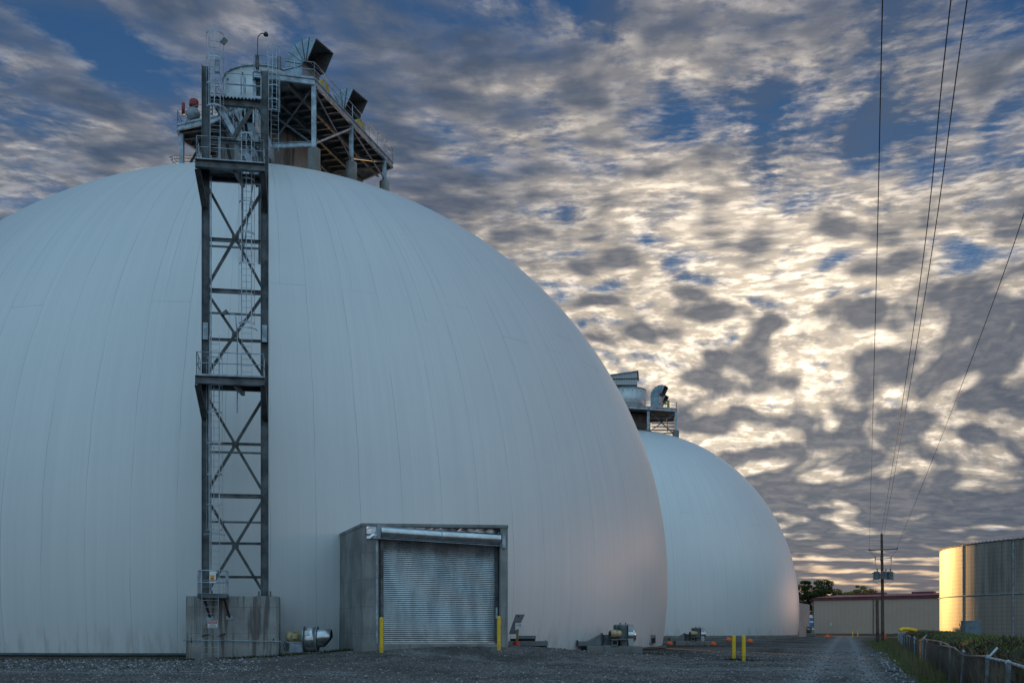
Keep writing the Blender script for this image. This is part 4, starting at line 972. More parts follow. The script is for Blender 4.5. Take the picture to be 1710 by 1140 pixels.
def build_duct(piv, sw, wd, ri, ro, w, sweep, z0, label, group='goosenecked exhaust ducts'):
    """square gooseneck: rises, then bends over through `sweep` degrees; sw = horizontal direction it bends to, wd = width direction"""
    t = thing('exhaust_duct', (piv.x, piv.y, z0), label, 'duct', group)
    sw = sw.normalized(); wd = wd.normalized(); n = 6; m = MB()
    def P(r, th, s): return piv - sw*r*math.cos(th) + Z*r*math.sin(th) + wd*(s*w/2)
    secs = [[piv-sw*r_+wd*(s*w/2)+Z*(z0-piv.z) for r_, s in ((ro, -1), (ro, 1), (ri, 1), (ri, -1))]]
    for i in range(n+1):
        th = math.radians(sweep)*i/n; secs.append([P(ro, th, -1), P(ro, th, 1), P(ri, th, 1), P(ri, th, -1)])
    vs = [v for s in secs for v in s]
    fs = [(i*4+j, i*4+(j+1) % 4, (i+1)*4+(j+1) % 4, (i+1)*4+j) for i in range(len(secs)-1) for j in range(4)]
    m.add(vs, fs); o = m.build('hood', M['duct'], t)
    so = o.modifiers.new('sheet', 'SOLIDIFY'); so.thickness = 0.02; so.offset = 0
    f = MB(); lo = [[p.lerp(sum(s, V(0, 0, 0))/4, 0.03) for p in s] for s in secs]
    vs = [v for s in lo for v in s]; fs = [tuple(reversed(q)) for q in [(i*4+j, i*4+(j+1) % 4, (i+1)*4+(j+1) % 4, (i+1)*4+j) for i in range(len(lo)-1) for j in range(4)]]
    f.add(vs, fs); f.build('lining', M['duct_in'], o)
    g = MB()
    for s in secs[1:]:
        c = sum(s, V(0, 0, 0))/4; e = [c+(p-c)*1.03 for p in s]
        for a, b in zip(e, e[1:]+e[:1]): g.beam(a, b, 0.028, 0.028)
    g.build('gore_ribs', M['steel_dark'], o)
    return t
SWD, WDD = V(0.90, -0.44, 0), V(0.40, 0.92, 0)
build_duct(V(-13.80, 79.35, 40.30), SWD, WDD, 0.30, 1.80, 2.1, 120, ZD+0.05, 'large galvanised gooseneck duct at the front corner of the near dome platform')
build_duct(V(-12.25, 86.4, 40.25), SWD, WDD, 0.30, 1.75, 2.0, 120, ZD+0.05, 'galvanised gooseneck duct farther along the near dome platform edge')
def build_guards():
    for t_, lb in ((0.18, 'yellow belt guard on the platform edge just right of the big duct'), (0.62, 'yellow belt guard on the platform edge below the second duct')):
        p = edge_pt(t_)+V(-0.35, 0.1, 0); m = MB()
        dv = V(3.8, 13.7, 0).normalized()
        pts = [p+dv*(0.75*math.cos(a))*1.0+Z*(0.35+0.75*math.sin(a)) for a in [math.radians(k) for k in range(0, 181, 18)]]
        pts = [p+dv*0.75+Z*0.0]+pts+[p-dv*0.75+Z*0.0]
        m.extrude(pts, V(-0.3, 0.08, 0)); g = m.build('belt_guard', M['yellow_dull'], None, 0.03)
        for v in g.data.vertices: v.co -= p
        g.location = p; tag(g, lb, 'guard', 'yellow belt guards')
build_guards()
def build_lamp():
    p = V(-16.75, 74.9, ZD)
    t = thing('platform_lamp', tuple(p), 'gooseneck lamp post on the front edge of the near dome platform', 'lamp')
    m = MB(); zt = at(0, 58, 74.9).z
    m.tube([p, V(p.x, p.y, zt-0.5), V(p.x+0.03, p.y, zt-0.15), V(p.x+0.2, p.y, zt+0.05), V(p.x+0.45, p.y, zt+0.08)], 0.035, 8); m.build('pole', M['steel'], t)
    m = MB(); m.lathe([(0.0, 0.10), (0.10, 0.08), (0.17, -0.08), (0.15, -0.14), (0.0, -0.12)], V(p.x+0.55, p.y, zt+0.06), 20); m.build('lamp_head', M['steel_dark'], t)
build_lamp()
def build_gearmotor():
    p = V(-23.2, 82.8, ZD)
    t = thing('gear_motor', tuple(p), 'grey gear motor with dark red cover at the left corner of the near dome platform', 'motor')
    m = MB(); m.lathe([(0.0, 0), (0.42, 0), (0.46, 0.15), (0.46, 0.62), (0.3, 0.85), (0, 0.9)], p+V(-0.35, 0, 0.5), 20, V(0.75, -0.1, 0.35)); m.build('casing', M['trafo'], t)
    m = MB()
    for dx in (-0.45, 0.1, 0.5): m.beam(p+V(dx, 0, 0), p+V(dx*0.8, 0, 0.62), 0.12, 0.12)
    m.beam(p+V(-0.5, 0, 0.05), p+V(1.4, -0.3, 0.05), 0.3, 0.12); m.build('frame', M['trafo'], t)
    m = MB(); m.lathe([(0, 0), (0.30, 0), (0.33, 0.08), (0.33, 0.42), (0.24, 0.55), (0, 0.58)], p+V(0.02, 0, 1.22), 20, V(0.12, 0, 1)); m.build('red_cover', M['red'], t)
    m = MB(); m.lathe([(0, 0), (0.12, 0), (0.12, 0.8), (0, 0.82)], p+V(-0.72, 0, 0.7), 12); m.build('red_cylinder', M['red'], t)
    m = MB()
    for dx in (1.15, 1.45): m.beam(p+V(dx, -0.2, 0), p+V(dx, -0.2, 1.25), 0.06, 0.06)
    for z in (0.3, 0.62, 0.95, 1.22): m.beam(p+V(1.15, -0.2, z), p+V(1.45, -0.2, z), 0.06, 0.1)
    m.build('bearing_bracket', M['steel_dark'], t)
build_gearmotor()

# ------------------------------------------------------------------ headworks on the farther dome
def build_platform2():
    z = 40.0; t = thing('dome_platform', (C2.x, C2.y, 36.9), 'distant steel platform with stacked beams crowning the farther dome', 'platform')
    d1 = 200.0
    FR = V(*xy(1130, 199.5), z); FL = V(*xy(1035, 196), z); BR = V(29.6, 209, z); BL = V(16, 212, z)
    poly = [FL, FR, BR, BL]
    m = MB(); m.lathe([(3.9, 35.9), (4.3, 35.9), (4.3, z-0.4), (3.9, z-0.4)], V(C2.x, C2.y, 0), 48); m.build('concrete_ring', M['concrete_dark'], t)
    m = MB(); m.prism([(p.x, p.y) for p in poly], z-0.08, z); m.build('deck', M['deck'], t)
    m = MB()
    for a, b in zip(poly, poly[1:]+poly[:1]): m.ibeam(a-Z*0.3, b-Z*0.3, 0.25, 0.42, t=0.04)
    m.build('edge_beam', M['galv'], t)
    m = MB(); rail(m, [FL, FR, BR], 1.15, 2.2, True, 0.035); m.build('railing', M['galv'], t)
    for (px, d, ft) in ((1128.5, 199.7, 36.8), (1082.5, 198.5, 36.7)):
        x = gx(px, d); zb = dome_z(C2, R2, B2, ZC2, math.hypot(x-C2.x, d-C2.y))
        m = MB(); m.beam(V(x, d, zb-0.5), V(x, d, ft-0.6), 1.0, 1.1, up=V(0, 1, 0)); m.build('pier', M['concrete_grey'], t)
        m = MB(); m.ibeam(V(x, d, ft-0.6), V(x, d, z-0.5), 0.45, 0.45, up=V(0, 1, 0), t=0.05); m.build('column', M['galv'], t)
    xl, xr = gx(1084, 199), gx(1128, 199.7); 
    for a, b in ((V(xl, 199, 39.4), V(xr, 199.7, 35.4)), (V(xr, 199.7, 39.3), V(xl, 199, 35.9))):
        m = MB(); m.beam(a, b, 0.16, 0.16); m.build('brace', M['steel'], t)
    for k in range(7):      # stair flight seen end-on: stacked treads
        zz = 39.1-0.42*k; m = MB(); m.beam(V(gx(1088, 202+k), 202+k, zz), V(gx(1126, 202+k), 202+k, zz), 0.5, 0.10); m.build('tread_beam', M['steel_dark'], t)
    m = MB(); xx = gx(1114, 201); m.beam(V(xx, 201, 36.2), V(xx, 201, 39.6), 0.14, 0.14); m.build('hanger', M['steel'], t)
build_platform2()
build_bin(V(C2.x+0.05, C2.y-0.5, 0), 3.35, 40.0, 44.4, 'pale round steel bin on top of the farther dome under the ribbed shed', 1)
def build_shed():
    d = 204.5; x0, x1 = gx(1004, d), gx(1062, d); z0, z1, z2 = 44.9, 47.0, 47.6
    t = thing('rooftop_shed', ((x0+x1)/2, d, z0), 'ribbed grey metal shed above the bin on the farther dome', 'shed')
    y0, y1 = d-1.8, d+4.5; m = MB()
    zl = at(1004, 633, d).z; zr = at(1062, 624, d).z
    m.add([(x0, y0, z0), (x1, y0, z0), (x1+0.75, y1, z0), (x0, y1, z0), (x0, y0, zl), (x1, y0, zr), (x1+0.75, y1, zr-0.2), (x0, y1, zl-0.2)],
          [(0, 3, 2, 1), (4, 5, 6, 7), (0, 1, 5, 4), (1, 2, 6, 5), (2, 3, 7, 6), (3, 0, 4, 7)]); w = m.build('walls', M['ribbed'], t)
    m = MB(); m.add([(x0-0.2, y0-0.3, zl+0.02), (x1+0.2, y0-0.3, zr+0.03), (x1+1.1, y1+0.3, zr-0.2), (x0-0.2, y1+0.3, zl-0.18), (x0-0.2, y0-0.3, zl+0.16), (x1+0.2, y0-0.3, zr+0.17), (x1+1.1, y1+0.3, zr-0.05), (x0-0.2, y1+0.3, zl-0.03)],
          [(0, 3, 2, 1), (4, 5, 6, 7), (0, 1, 5, 4), (1, 2, 6, 5), (2, 3, 7, 6), (3, 0, 4, 7)]); m.build('roof', M['galv'], t)
    m = MB(); m.beam(V(x0, y0-0.05, 45.85), V(x1+0.05, y0-0.05, 46.0), 0.12, 0.16); m.build('girt', M['steel_dark'], t)
    m = MB()
    for px in (1030, 1060): m.beam(V(gx(px, d), y0+0.4, 40.0), V(gx(px, d), y0+0.4, z0), 0.25, 0.25)
    m.build('legs', M['steel'], t)
def f_rib(col, freq, axis='x', amp=0.6):
    def f(t, b, co):
        x, y, z = t.sep(co); s = t.m('SINE', t.m('MULTIPLY', x if axis == 'x' else z, freq))
        n = t.noise(co, 0.25, 4, 0.6)
        c = t.mix(t.rng(s, -0.6, 0.9), tuple(k*(1-0.28*amp) for k in col), col); c = t.mix(t.m('MULTIPLY', t.rng(n, 0.4, 0.65), 0.2), c, tuple(k*0.75 for k in col))
        t.put(b.inputs['Base Color'], c)
        bn = t.node('ShaderNodeBump'); bn.inputs['Strength'].default_value = amp; bn.inputs['Distance'].default_value = 0.04
        t.put(bn.inputs['Height'], s); t.put(b.inputs['Normal'], bn.outputs[0])
    return f
M['ribbed'] = pmat('ribbed_sheet', rough=0.45, metal=0.3, fn=f_rib((0.42, 0.48, 0.50), 14.0))
build_shed()
build_duct(V(gx(1106.5, 200), 200.5, 42.35), SWD, WDD, 0.3, 1.85, 2.1, 116, 40.05, 'front gooseneck duct on the farther dome platform, turned to the right')
build_duct(V(gx(1108.0, 207), 207.5, 42.2), SWD, WDD, 0.3, 1.75, 2.0, 116, 40.05, 'rear lower gooseneck duct half hidden on the farther dome platform')
m = MB(); p = V(gx(1117, 200), 200, 40.0); m.box((p.x-0.3, 199.9, 40.0), (p.x+0.1, 200.2, 41.6)); m.box((p.x-1.6, 199.9, 40.9), (p.x-0.3, 200.15, 41.1))
origin_obj(m, 'belt_guard', M['yellow_dull'], tuple(p), label='small yellow guard on the farther dome platform beside its ducts', cat='guard', group='yellow belt guards')

# ------------------------------------------------------------------ utility pole, stub post, overhead wires
PX, PY = gx(1474, 134), 134.0
def build_pole():
    zb = H(PX, PY)-0.2; zt = at(0, 891, PY).z
    t = thing('utility_pole', (PX, PY, zb), 'tall wooden utility pole with two crossarms and three grey transformers', 'pole')
    m = MB(); m.tube([V(PX, PY, zb), V(PX-0.03, PY, (zb+zt)/2), V(PX-0.12, PY, zt)], 0.18, 14, True, [0.21, 0.18, 0.135]); m.build('pole_shaft', M['wood'], t)
    z1 = at(0, 917.5, PY).z; xa, xb = gx(1449.5, PY), gx(1498.5, PY)
    m = MB(); m.beam(V(xa, PY-0.2, z1-0.06), V(xb, PY-0.2, z1+0.08), 0.12, 0.13); m.build('crossarm', M['steel'], t)
    z2 = at(0, 932.5, PY).z; xc, xd = gx(1460, PY), gx(1486.5, PY)
    m = MB(); m.beam(V(xc, PY-0.2, z2-0.05), V(xd, PY-0.2, z2+0.05), 0.09, 0.09); m.build('crossarm', M['trafo'], t)
    for x, y_ in ((xa+0.08, z1), (xb-0.08, z1+0.1), (PX-0.12, zt)):
        m = MB(); m.lathe([(0.02, 0), (0.05, 0.04), (0.03, 0.08), (0.055, 0.12), (0.03, 0.17), (0.0, 0.2)], V(x, PY-0.2 if x != PX-0.12 else PY, y_), 12); m.build('insulator', M['porcelain'], t)
    for x in (xc, xd, PX-0.35):
        m = MB(); m.lathe([(0.03, -0.3), (0.06, -0.22), (0.04, -0.12), (0.065, -0.02), (0.04, 0.08), (0.065, 0.16), (0.03, 0.28), (0, 0.28)], V(x, PY-0.35, z2-0.02), 12)
        m.tube([V(x, PY-0.35, z2-0.3), V(x+0.04, PY-0.38, z2-0.72)], 0.02, 6); m.build('fuse_cutout', M['porcelain'], t)
    zt1, zt0 = at(0, 953.5, PY).z, at(0, 967, PY).z
    for i, (px, w) in enumerate(((1463.5, 0.36), (1474, 0.40), (1485.5, 0.36))):
        x = gx(px, PY); y = PY-0.42 if i == 1 else PY-0.1; q = MB()
        q.lathe([(0, zt0), (w-0.03, zt0), (w, zt0+0.05), (w, zt1-0.12), (w+0.02, zt1-0.1), (w-0.04, zt1-0.02), (0, zt1+0.04)], V(x, y, 0), 24); b = q.build('transformer', M['trafo'], t)
        q = MB(); q.lathe([(0.04, 0), (0.07, 0.08), (0.05, 0.14), (0.08, 0.2), (0.05, 0.28), (0, 0.3)], V(x+0.08*(1 if i != 1 else 3), y, zt1), 12); q.build('bushing', M['porcelain'], b)
        q = MB(); s = (-1, 1, 1)[i]; q.lathe([(0.0, 0), (0.05, 0), (0.05, 0.2), (0, 0.2)], V(x+s*w, y, zt1-0.2), 8, V(s, 0, 0)); q.build('side_bushing', M['porcelain'], b)
    m = MB(); m.beam(V(gx(1463.5, PY), PY-0.1, zt1-0.4), V(gx(1485.5, PY), PY-0.1, zt1-0.4), 0.12, 0.12); m.beam(V(gx(1463.5, PY), PY-0.1, zt0+0.2), V(gx(1485.5, PY), PY-0.1, zt0+0.2), 0.12, 0.12); m.build('transformer_bracket', M['steel_dark'], t)
    m = MB()
    def sagw(a, b, s, n=8): return [a.lerp(b, i/n)-Z*s*4*(i/n)*(1-i/n) for i in range(n+1)]
    m.tube(sagw(V(xa+0.1, PY-0.3, z1), V(xc, PY-0.35, z2+0.25), 0.12), 0.013, 4); m.tube(sagw(V(xb-0.1, PY-0.3, z1+0.1), V(xd, PY-0.35, z2+0.25), 0.12), 0.013, 4)
    m.tube(sagw(V(xc+0.05, PY-0.4, z2-0.7), V(gx(1464, PY), PY, zt1+0.3), 0.25), 0.013, 4); m.tube(sagw(V(xd-0.05, PY-0.4, z2-0.7), V(gx(1485, PY), PY, zt1+0.3), 0.2), 0.013, 4)
    for s, px in ((-1, 1461), (1, 1488)):
        a = V(gx(px, PY)-s*0.05+s*0.2, PY-0.1, zt1-0.2); m.tube([a, a+V(s*0.12, 0, -0.5), a+V(s*0.02, 0, -1.0), a+V(-s*0.6, 0, -1.35), V(PX, PY-0.2, zt0-0.35)], 0.02, 5)
    m.build('jumper_wires', M['wire'], t)
    return V(xa+0.08, PY-0.2, z1+0.2), V(PX-0.12, PY, zt+0.2), V(xb-0.08, PY-0.2, z1+0.3)
EA, EB, EC = build_pole()
def build_stub():
    d = 121.0; x = gx(1464.5, d); zb = H(x, d)-0.2; m = MB()
    m.tube([V(x+0.08, d, zb), V(x, d, at(0, 995, d).z)], 0.17, 12, True, [0.19, 0.16]); t = m.build('timber_post', M['wood'], None)
    for v in t.data.vertices: v.co -= V(x, d, zb)
    t.location = (x, d, zb); tag(t, 'short thick timber post standing just left of the utility pole', 'post')
build_stub()
def build_wires():
    def pt(px, py, z): d = (z-EYE)*1900/(1049-py); return V(gx(px, d), d, z)
    defs = [(EA, (1460, 600), (1473.8, 0), 'leftmost overhead wire, dropping to the left end of the crossarm'),
            (EB, (1518, 600), (1588, 0), 'second overhead wire from the left, running to the pole top'),
            (EB+V(0.25, 0, -0.35), (1527, 600), (1615, 0), 'third overhead wire from the left, close beside the pole-top wire'),
            (EC, (1622.6, 600), (1795, 70), 'rightmost overhead wire, slanting to the right end of the crossarm')]
    for end, a, b, lb in defs:
        P0, P1, P2 = end, pt(a[0], a[1], 10.9), pt(b[0], b[1], 11.6)
        P3 = P2+(P2-P1)*1.0; P3.z = 12.6
        # Catmull-Rom through pole, mid span, near point and onward overhead
        Q = [P0+(P0-P1)*0.3, P0, P1, P2, P3, P3+(P3-P2)]
        pts = []
        for i in range(1, 4):
            for k in range(16):
                u = k/16; p0, p1, p2, p3 = Q[i-1], Q[i], Q[i+1], Q[i+2]
                pts.append(0.5*((2*p1)+(p2-p0)*u+(2*p0-5*p1+4*p2-p3)*u*u+(3*p1-p0-3*p2+p3)*u**3))
        pts.append(P3); m = MB(); m.tube(pts, 0.011, 5)
        o = m.build('overhead_wire', M['wire'], None); 
        for v in o.data.vertices: v.co -= P0
        o.location = P0; tag(o, lb, 'wire', 'overhead power wires')
build_wires()

# ------------------------------------------------------------------ long brown building
def build_building():
    A = V(gx(1358, 330), 330, -0.2); Bq = V(gx(1600, 298), 298, -0.2)
    t = thing('metal_building', tuple(A), 'long low brown metal building with dark red roof edge in the distance', 'building')
    d = (Bq-A).normalized(); nrm = V(-d.y, d.x, 0); n_ = nrm if nrm.y > 0 else -nrm
    za = at(0, 1001.5, 330).z; W_ = 26.0
    m = MB(); pts = [A, Bq, Bq+n_*W_, A+n_*W_]; m.prism([(p.x, p.y) for p in pts], -0.5, za)
    w = m.build('walls', M['brown_sheet'], t)
    m = MB(); m.beam(A-n_*0.15-d*0.3+Z*(za+0.42), Bq-n_*0.15+d*0.3+Z*(za+0.42), 0.35, 0.62); m.build('fascia', M['maroon'], t)
    rid = 1.9; m = MB(); q = [A+Z*(za+0.9), Bq+Z*(za+0.9), Bq+n_*(W_/2)+Z*(za+rid), A+n_*(W_/2)+Z*(za+rid), Bq+n_*W_+Z*(za+0.9), A+n_*W_+Z*(za+0.9)]
    m.add(q, [(0, 1, 2, 3), (3, 2, 4, 5), (0, 3, 5), (1, 4, 2)]); m.build('roof', M['maroon'], t)
    m = MB(); k = A.lerp(Bq, 0.44); m.beam(k-n_*0.06+Z*0.2, k-n_*0.06+Z*za, 0.35, 0.12, up=n_)
    m.build('downpipe', M['brown_trim'], t)
    for f0, f1 in ((0.14, 0.36), (0.55, 0.70)):
        k0, k1 = A.lerp(Bq, f0), A.lerp(Bq, f1)
        m = MB(); m.beam(k0+n_*(W_/2)+Z*(za+rid+0.15), k1+n_*(W_/2)+Z*(za+rid+0.15), 1.4, 0.6); m.build('ridge_vent', M['maroon'], t)
    m = MB(); m.beam(A-n_*0.02+Z*0.2, A-n_*0.02+Z*za, 0.5, 0.1, up=n_); m.build('corner_trim', M['brown_trim'], t)
    m = MB(); k = A.lerp(Bq, 0.135); m.beam(k-n_*0.1+Z*2.4, k-n_*0.1+Z*3.4, 0.35, 0.12, up=n_); m.build('wall_box', M['white'], t)
    m = MB(); m.beam(A-n_*0.08-Z*0.2, Bq-n_*0.08-Z*0.2, 0.2, 1.1); m.build('base_course', M['brown_trim'], t)
M['brown_sheet'] = pmat('brown_sheet', rough=0.6, fn=f_rib((0.50, 0.375, 0.30), 7.0, 'x', 0.15))
M['brown_trim'] = pmat('brown_trim', (0.16, 0.13, 0.11), 0.6, 0, 0.2, 1.0)
M['maroon'] = pmat('maroon_roof', (0.16, 0.035, 0.05), 0.5, 0.1, 0.2, 1.0)
build_building()
def build_truck():
    d = 318.0; x = gx(1343.5, d); z = 0.0
    t = thing('box_truck', (x, d, z), 'blue and white box truck glimpsed in the gap beside the brown building', 'truck')
    m = MB(); m.box((x-3.2, d, 1.1), (x+2.4, d+2.4, 4.9)); m.build('cargo_box', M['blue'], t)
    m = MB(); m.box((x-3.25, d-0.04, 3.2), (x+2.45, d, 3.6)); m.box((x-3.2, d-0.05, 4.5), (x+2.4, d, 4.9)); m.build('white_band', M['white'], t)
    m = MB(); m.extrude([(x-3.3, d+0.1, 0.7), (x-3.3, d+0.1, 3.0), (x-4.7, d+0.1, 3.0), (x-5.1, d+0.1, 1.8), (x-5.1, d+0.1, 0.7)], (0, 2.1, 0)); m.build('cab', M['white'], t)
    m = MB(); m.box((x-5.0, d+0.2, 0.7), (x+2.3, d+2.2, 1.05)); m.build('chassis', M['steel_dark'], t)
    for dx in (-4.2, 1.3):
        m = MB(); m.lathe([(0, 0), (0.48, 0), (0.48, 0.3), (0, 0.3)], V(x+dx, d+0.35, 0.5), 20, V(0, -1, 0)); m.build('wheel', M['rubber'], t)
build_truck()
bollard(xy(1354.5, 262), 1.9, 'yellow bollard showing in the gap between farther dome portal and brown building', G_)

# ------------------------------------------------------------------ corrugated tank and cabinet
CT = V(102.2, 171.6, 0); RT = 35.3; ZT0 = 0.6; ZT1 = at(0, 920.5, 184).z
def build_tank():
    t = thing('steel_tank', (CT.x, CT.y, ZT0), 'huge round corrugated steel tank on the right, its left flank lit gold', 'tank')
    m = MB(); n = 420; prof = []; z = ZT0-0.6; pitch = 0.30
    while z < ZT1-0.3:
        for f_, o in ((0, 0), (0.5, 0.028)): prof.append((RT+o, z+f_*pitch))
        z += pitch
    prof.append((RT, ZT1))
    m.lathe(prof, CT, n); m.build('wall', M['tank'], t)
    m = MB(); m.lathe([(RT-0.06, ZT1-0.16), (RT+0.10, ZT1-0.16), (RT+0.10, ZT1), (RT-0.06, ZT1)], CT, 240); m.build('top_angle', M['steel'], t)
    m = MB(); m.lathe([(RT-0.1, ZT1+0.0), (0.2, ZT1+1.0)], CT, 120); m.build('roof', M['tank_roof'], t)
    zm = at(0, 998, 180.5).z
    m = MB(); m.lathe([(RT+0.03, zm-0.05), (RT+0.16, zm-0.05), (RT+0.16, zm+0.07), (RT+0.03, zm+0.07)], CT, 240); m.build('wind_ring', M['post'], t)
    # vertical stiffeners where the photo shows them, repeated round the wall
    def ang(px):
        k = (px-855)/1900; a = k*k+1; b = -2*(k*CT.x+CT.y); c = CT.x**2+CT.y**2-(RT+0.08)**2; tt = (-b-math.sqrt(b*b-4*a*c))/(2*a)
        return math.atan2(k*tt-CT.x, -(tt-CT.y))
    a1, a2 = ang(1607), ang(1692); st = a2-a1
    for k in range(0, 12):
        a = a1+st*k; dv = V(math.sin(a), -math.cos(a), 0); p = CT+dv*(RT+0.06)
        m = MB(); m.beam(p+Z*(ZT0-0.5), p+Z*ZT1, 0.20, 0.08, up=dv); m.build('stiffener', M['post'], t)
    m = MB()
    for k in range(160):
        a = a1-1.0+k*0.0245; dv = V(math.sin(a), -math.cos(a), 0); p = CT+dv*(RT+0.05); m.beam(p+Z*(ZT1), p+Z*(ZT1+0.10), 0.12, 0.08, up=dv)
    m.build('rim_clips', M['steel_dark'], t)
def f_tank(t, b, co):
    x, y, z = t.sep(co); a = t.m('MULTIPLY', t.m('ARCTAN2', y, x), 31.0)
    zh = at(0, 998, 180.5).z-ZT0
    sv = t.m('LESS_THAN', t.m('ABSOLUTE', t.m('SUBTRACT', t.m('FRACT', t.m('DIVIDE', a, 0.78)), 0.5)), 0.055)
    sh = t.m('LESS_THAN', t.m('ABSOLUTE', t.m('SUBTRACT', t.m('FRACT', t.m('DIVIDE', z, 0.60)), 0.5)), 0.06)
    st = t.noise(t.xyz(t.m('MULTIPLY', a, 0.9), t.m('MULTIPLY', z, 0.05), 0.0), 1.0, 5, 0.7)
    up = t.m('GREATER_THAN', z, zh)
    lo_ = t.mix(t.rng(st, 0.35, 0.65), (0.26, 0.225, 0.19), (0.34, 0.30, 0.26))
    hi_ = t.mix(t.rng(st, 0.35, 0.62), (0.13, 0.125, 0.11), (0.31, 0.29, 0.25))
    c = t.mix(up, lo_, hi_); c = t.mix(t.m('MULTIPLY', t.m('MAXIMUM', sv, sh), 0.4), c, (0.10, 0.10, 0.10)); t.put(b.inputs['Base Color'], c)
    bn = t.node('ShaderNodeBump'); bn.inputs['Strength'].default_value = 0.35; bn.inputs['Distance'].default_value = 0.05
    t.put(bn.inputs['Height'], t.m('MAXIMUM', sv, sh)); t.put(b.inputs['Normal'], bn.outputs[0])
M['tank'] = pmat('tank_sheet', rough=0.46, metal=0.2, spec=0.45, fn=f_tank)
M['tank_roof'] = pmat('tank_roof_sheet', (0.3, 0.31, 0.31), 0.5, 0.5)
build_tank()
def build_cabinet():
    d = 128.0; x0, x1 = gx(1612, d), gx(1638.5, d); zt = at(0, 1035.5, d).z
    t = thing('electrical_cabinet', ((x0+x1)/2, d, 0.6), 'blue grey electrical cabinet on the grass bank before the steel tank', 'cabinet')
    m = MB(); m.box((x0, d, 0.5), (x1, d+1.3, zt-0.06)); m.build('body', M['cabinet'], t, 0.02)
    m = MB(); m.box((x0-0.06, d-0.06, zt-0.06), (x1+0.06, d+1.36, zt)); m.build('lid', M['galv'], t)
    m = MB(); m.box((x0+0.42, d-0.03, 0.62), (x1-0.04, d, zt-0.12)); dr = m.build('door', M['cabinet'], t, 0.008)
    m = MB(); m.box((x0+0.5, d-0.07, 1.5), (x0+0.54, d-0.03, 1.75)); m.build('handle', M['steel_dark'], dr)
    m = MB(); m.tube([V(x0-0.2, d+0.5, 0.9), V(x0-0.35, d+0.4, 1.5), V(x0-0.55, d+0.3, 2.1)], 0.04, 6); m.build('cable', M['wire'], t)
M['cabinet'] = pmat('cabinet_enamel', (0.13, 0.19, 0.23), 0.5, 0.1, 0.15, 1.5)
build_cabinet()
def build_yellow_pipe():
    d = 92.0; z = 1.32; m = MB()
    m.tube([at(1502, 1052, d), at(1508, 1049.5, d), at(1518, 1050, d+1), at(1529, 1052.0, d+2)], 0.16, 10)
    o = m.build('yellow_pipe', M['yellow'], None); p = at(1515, 1051, d)
    for v in o.data.vertices: v.co -= p
    o.location = p; tag(o, 'bright yellow plastic pipe lying on the grass bank beyond the fence', 'pipe')
build_yellow_pipe()

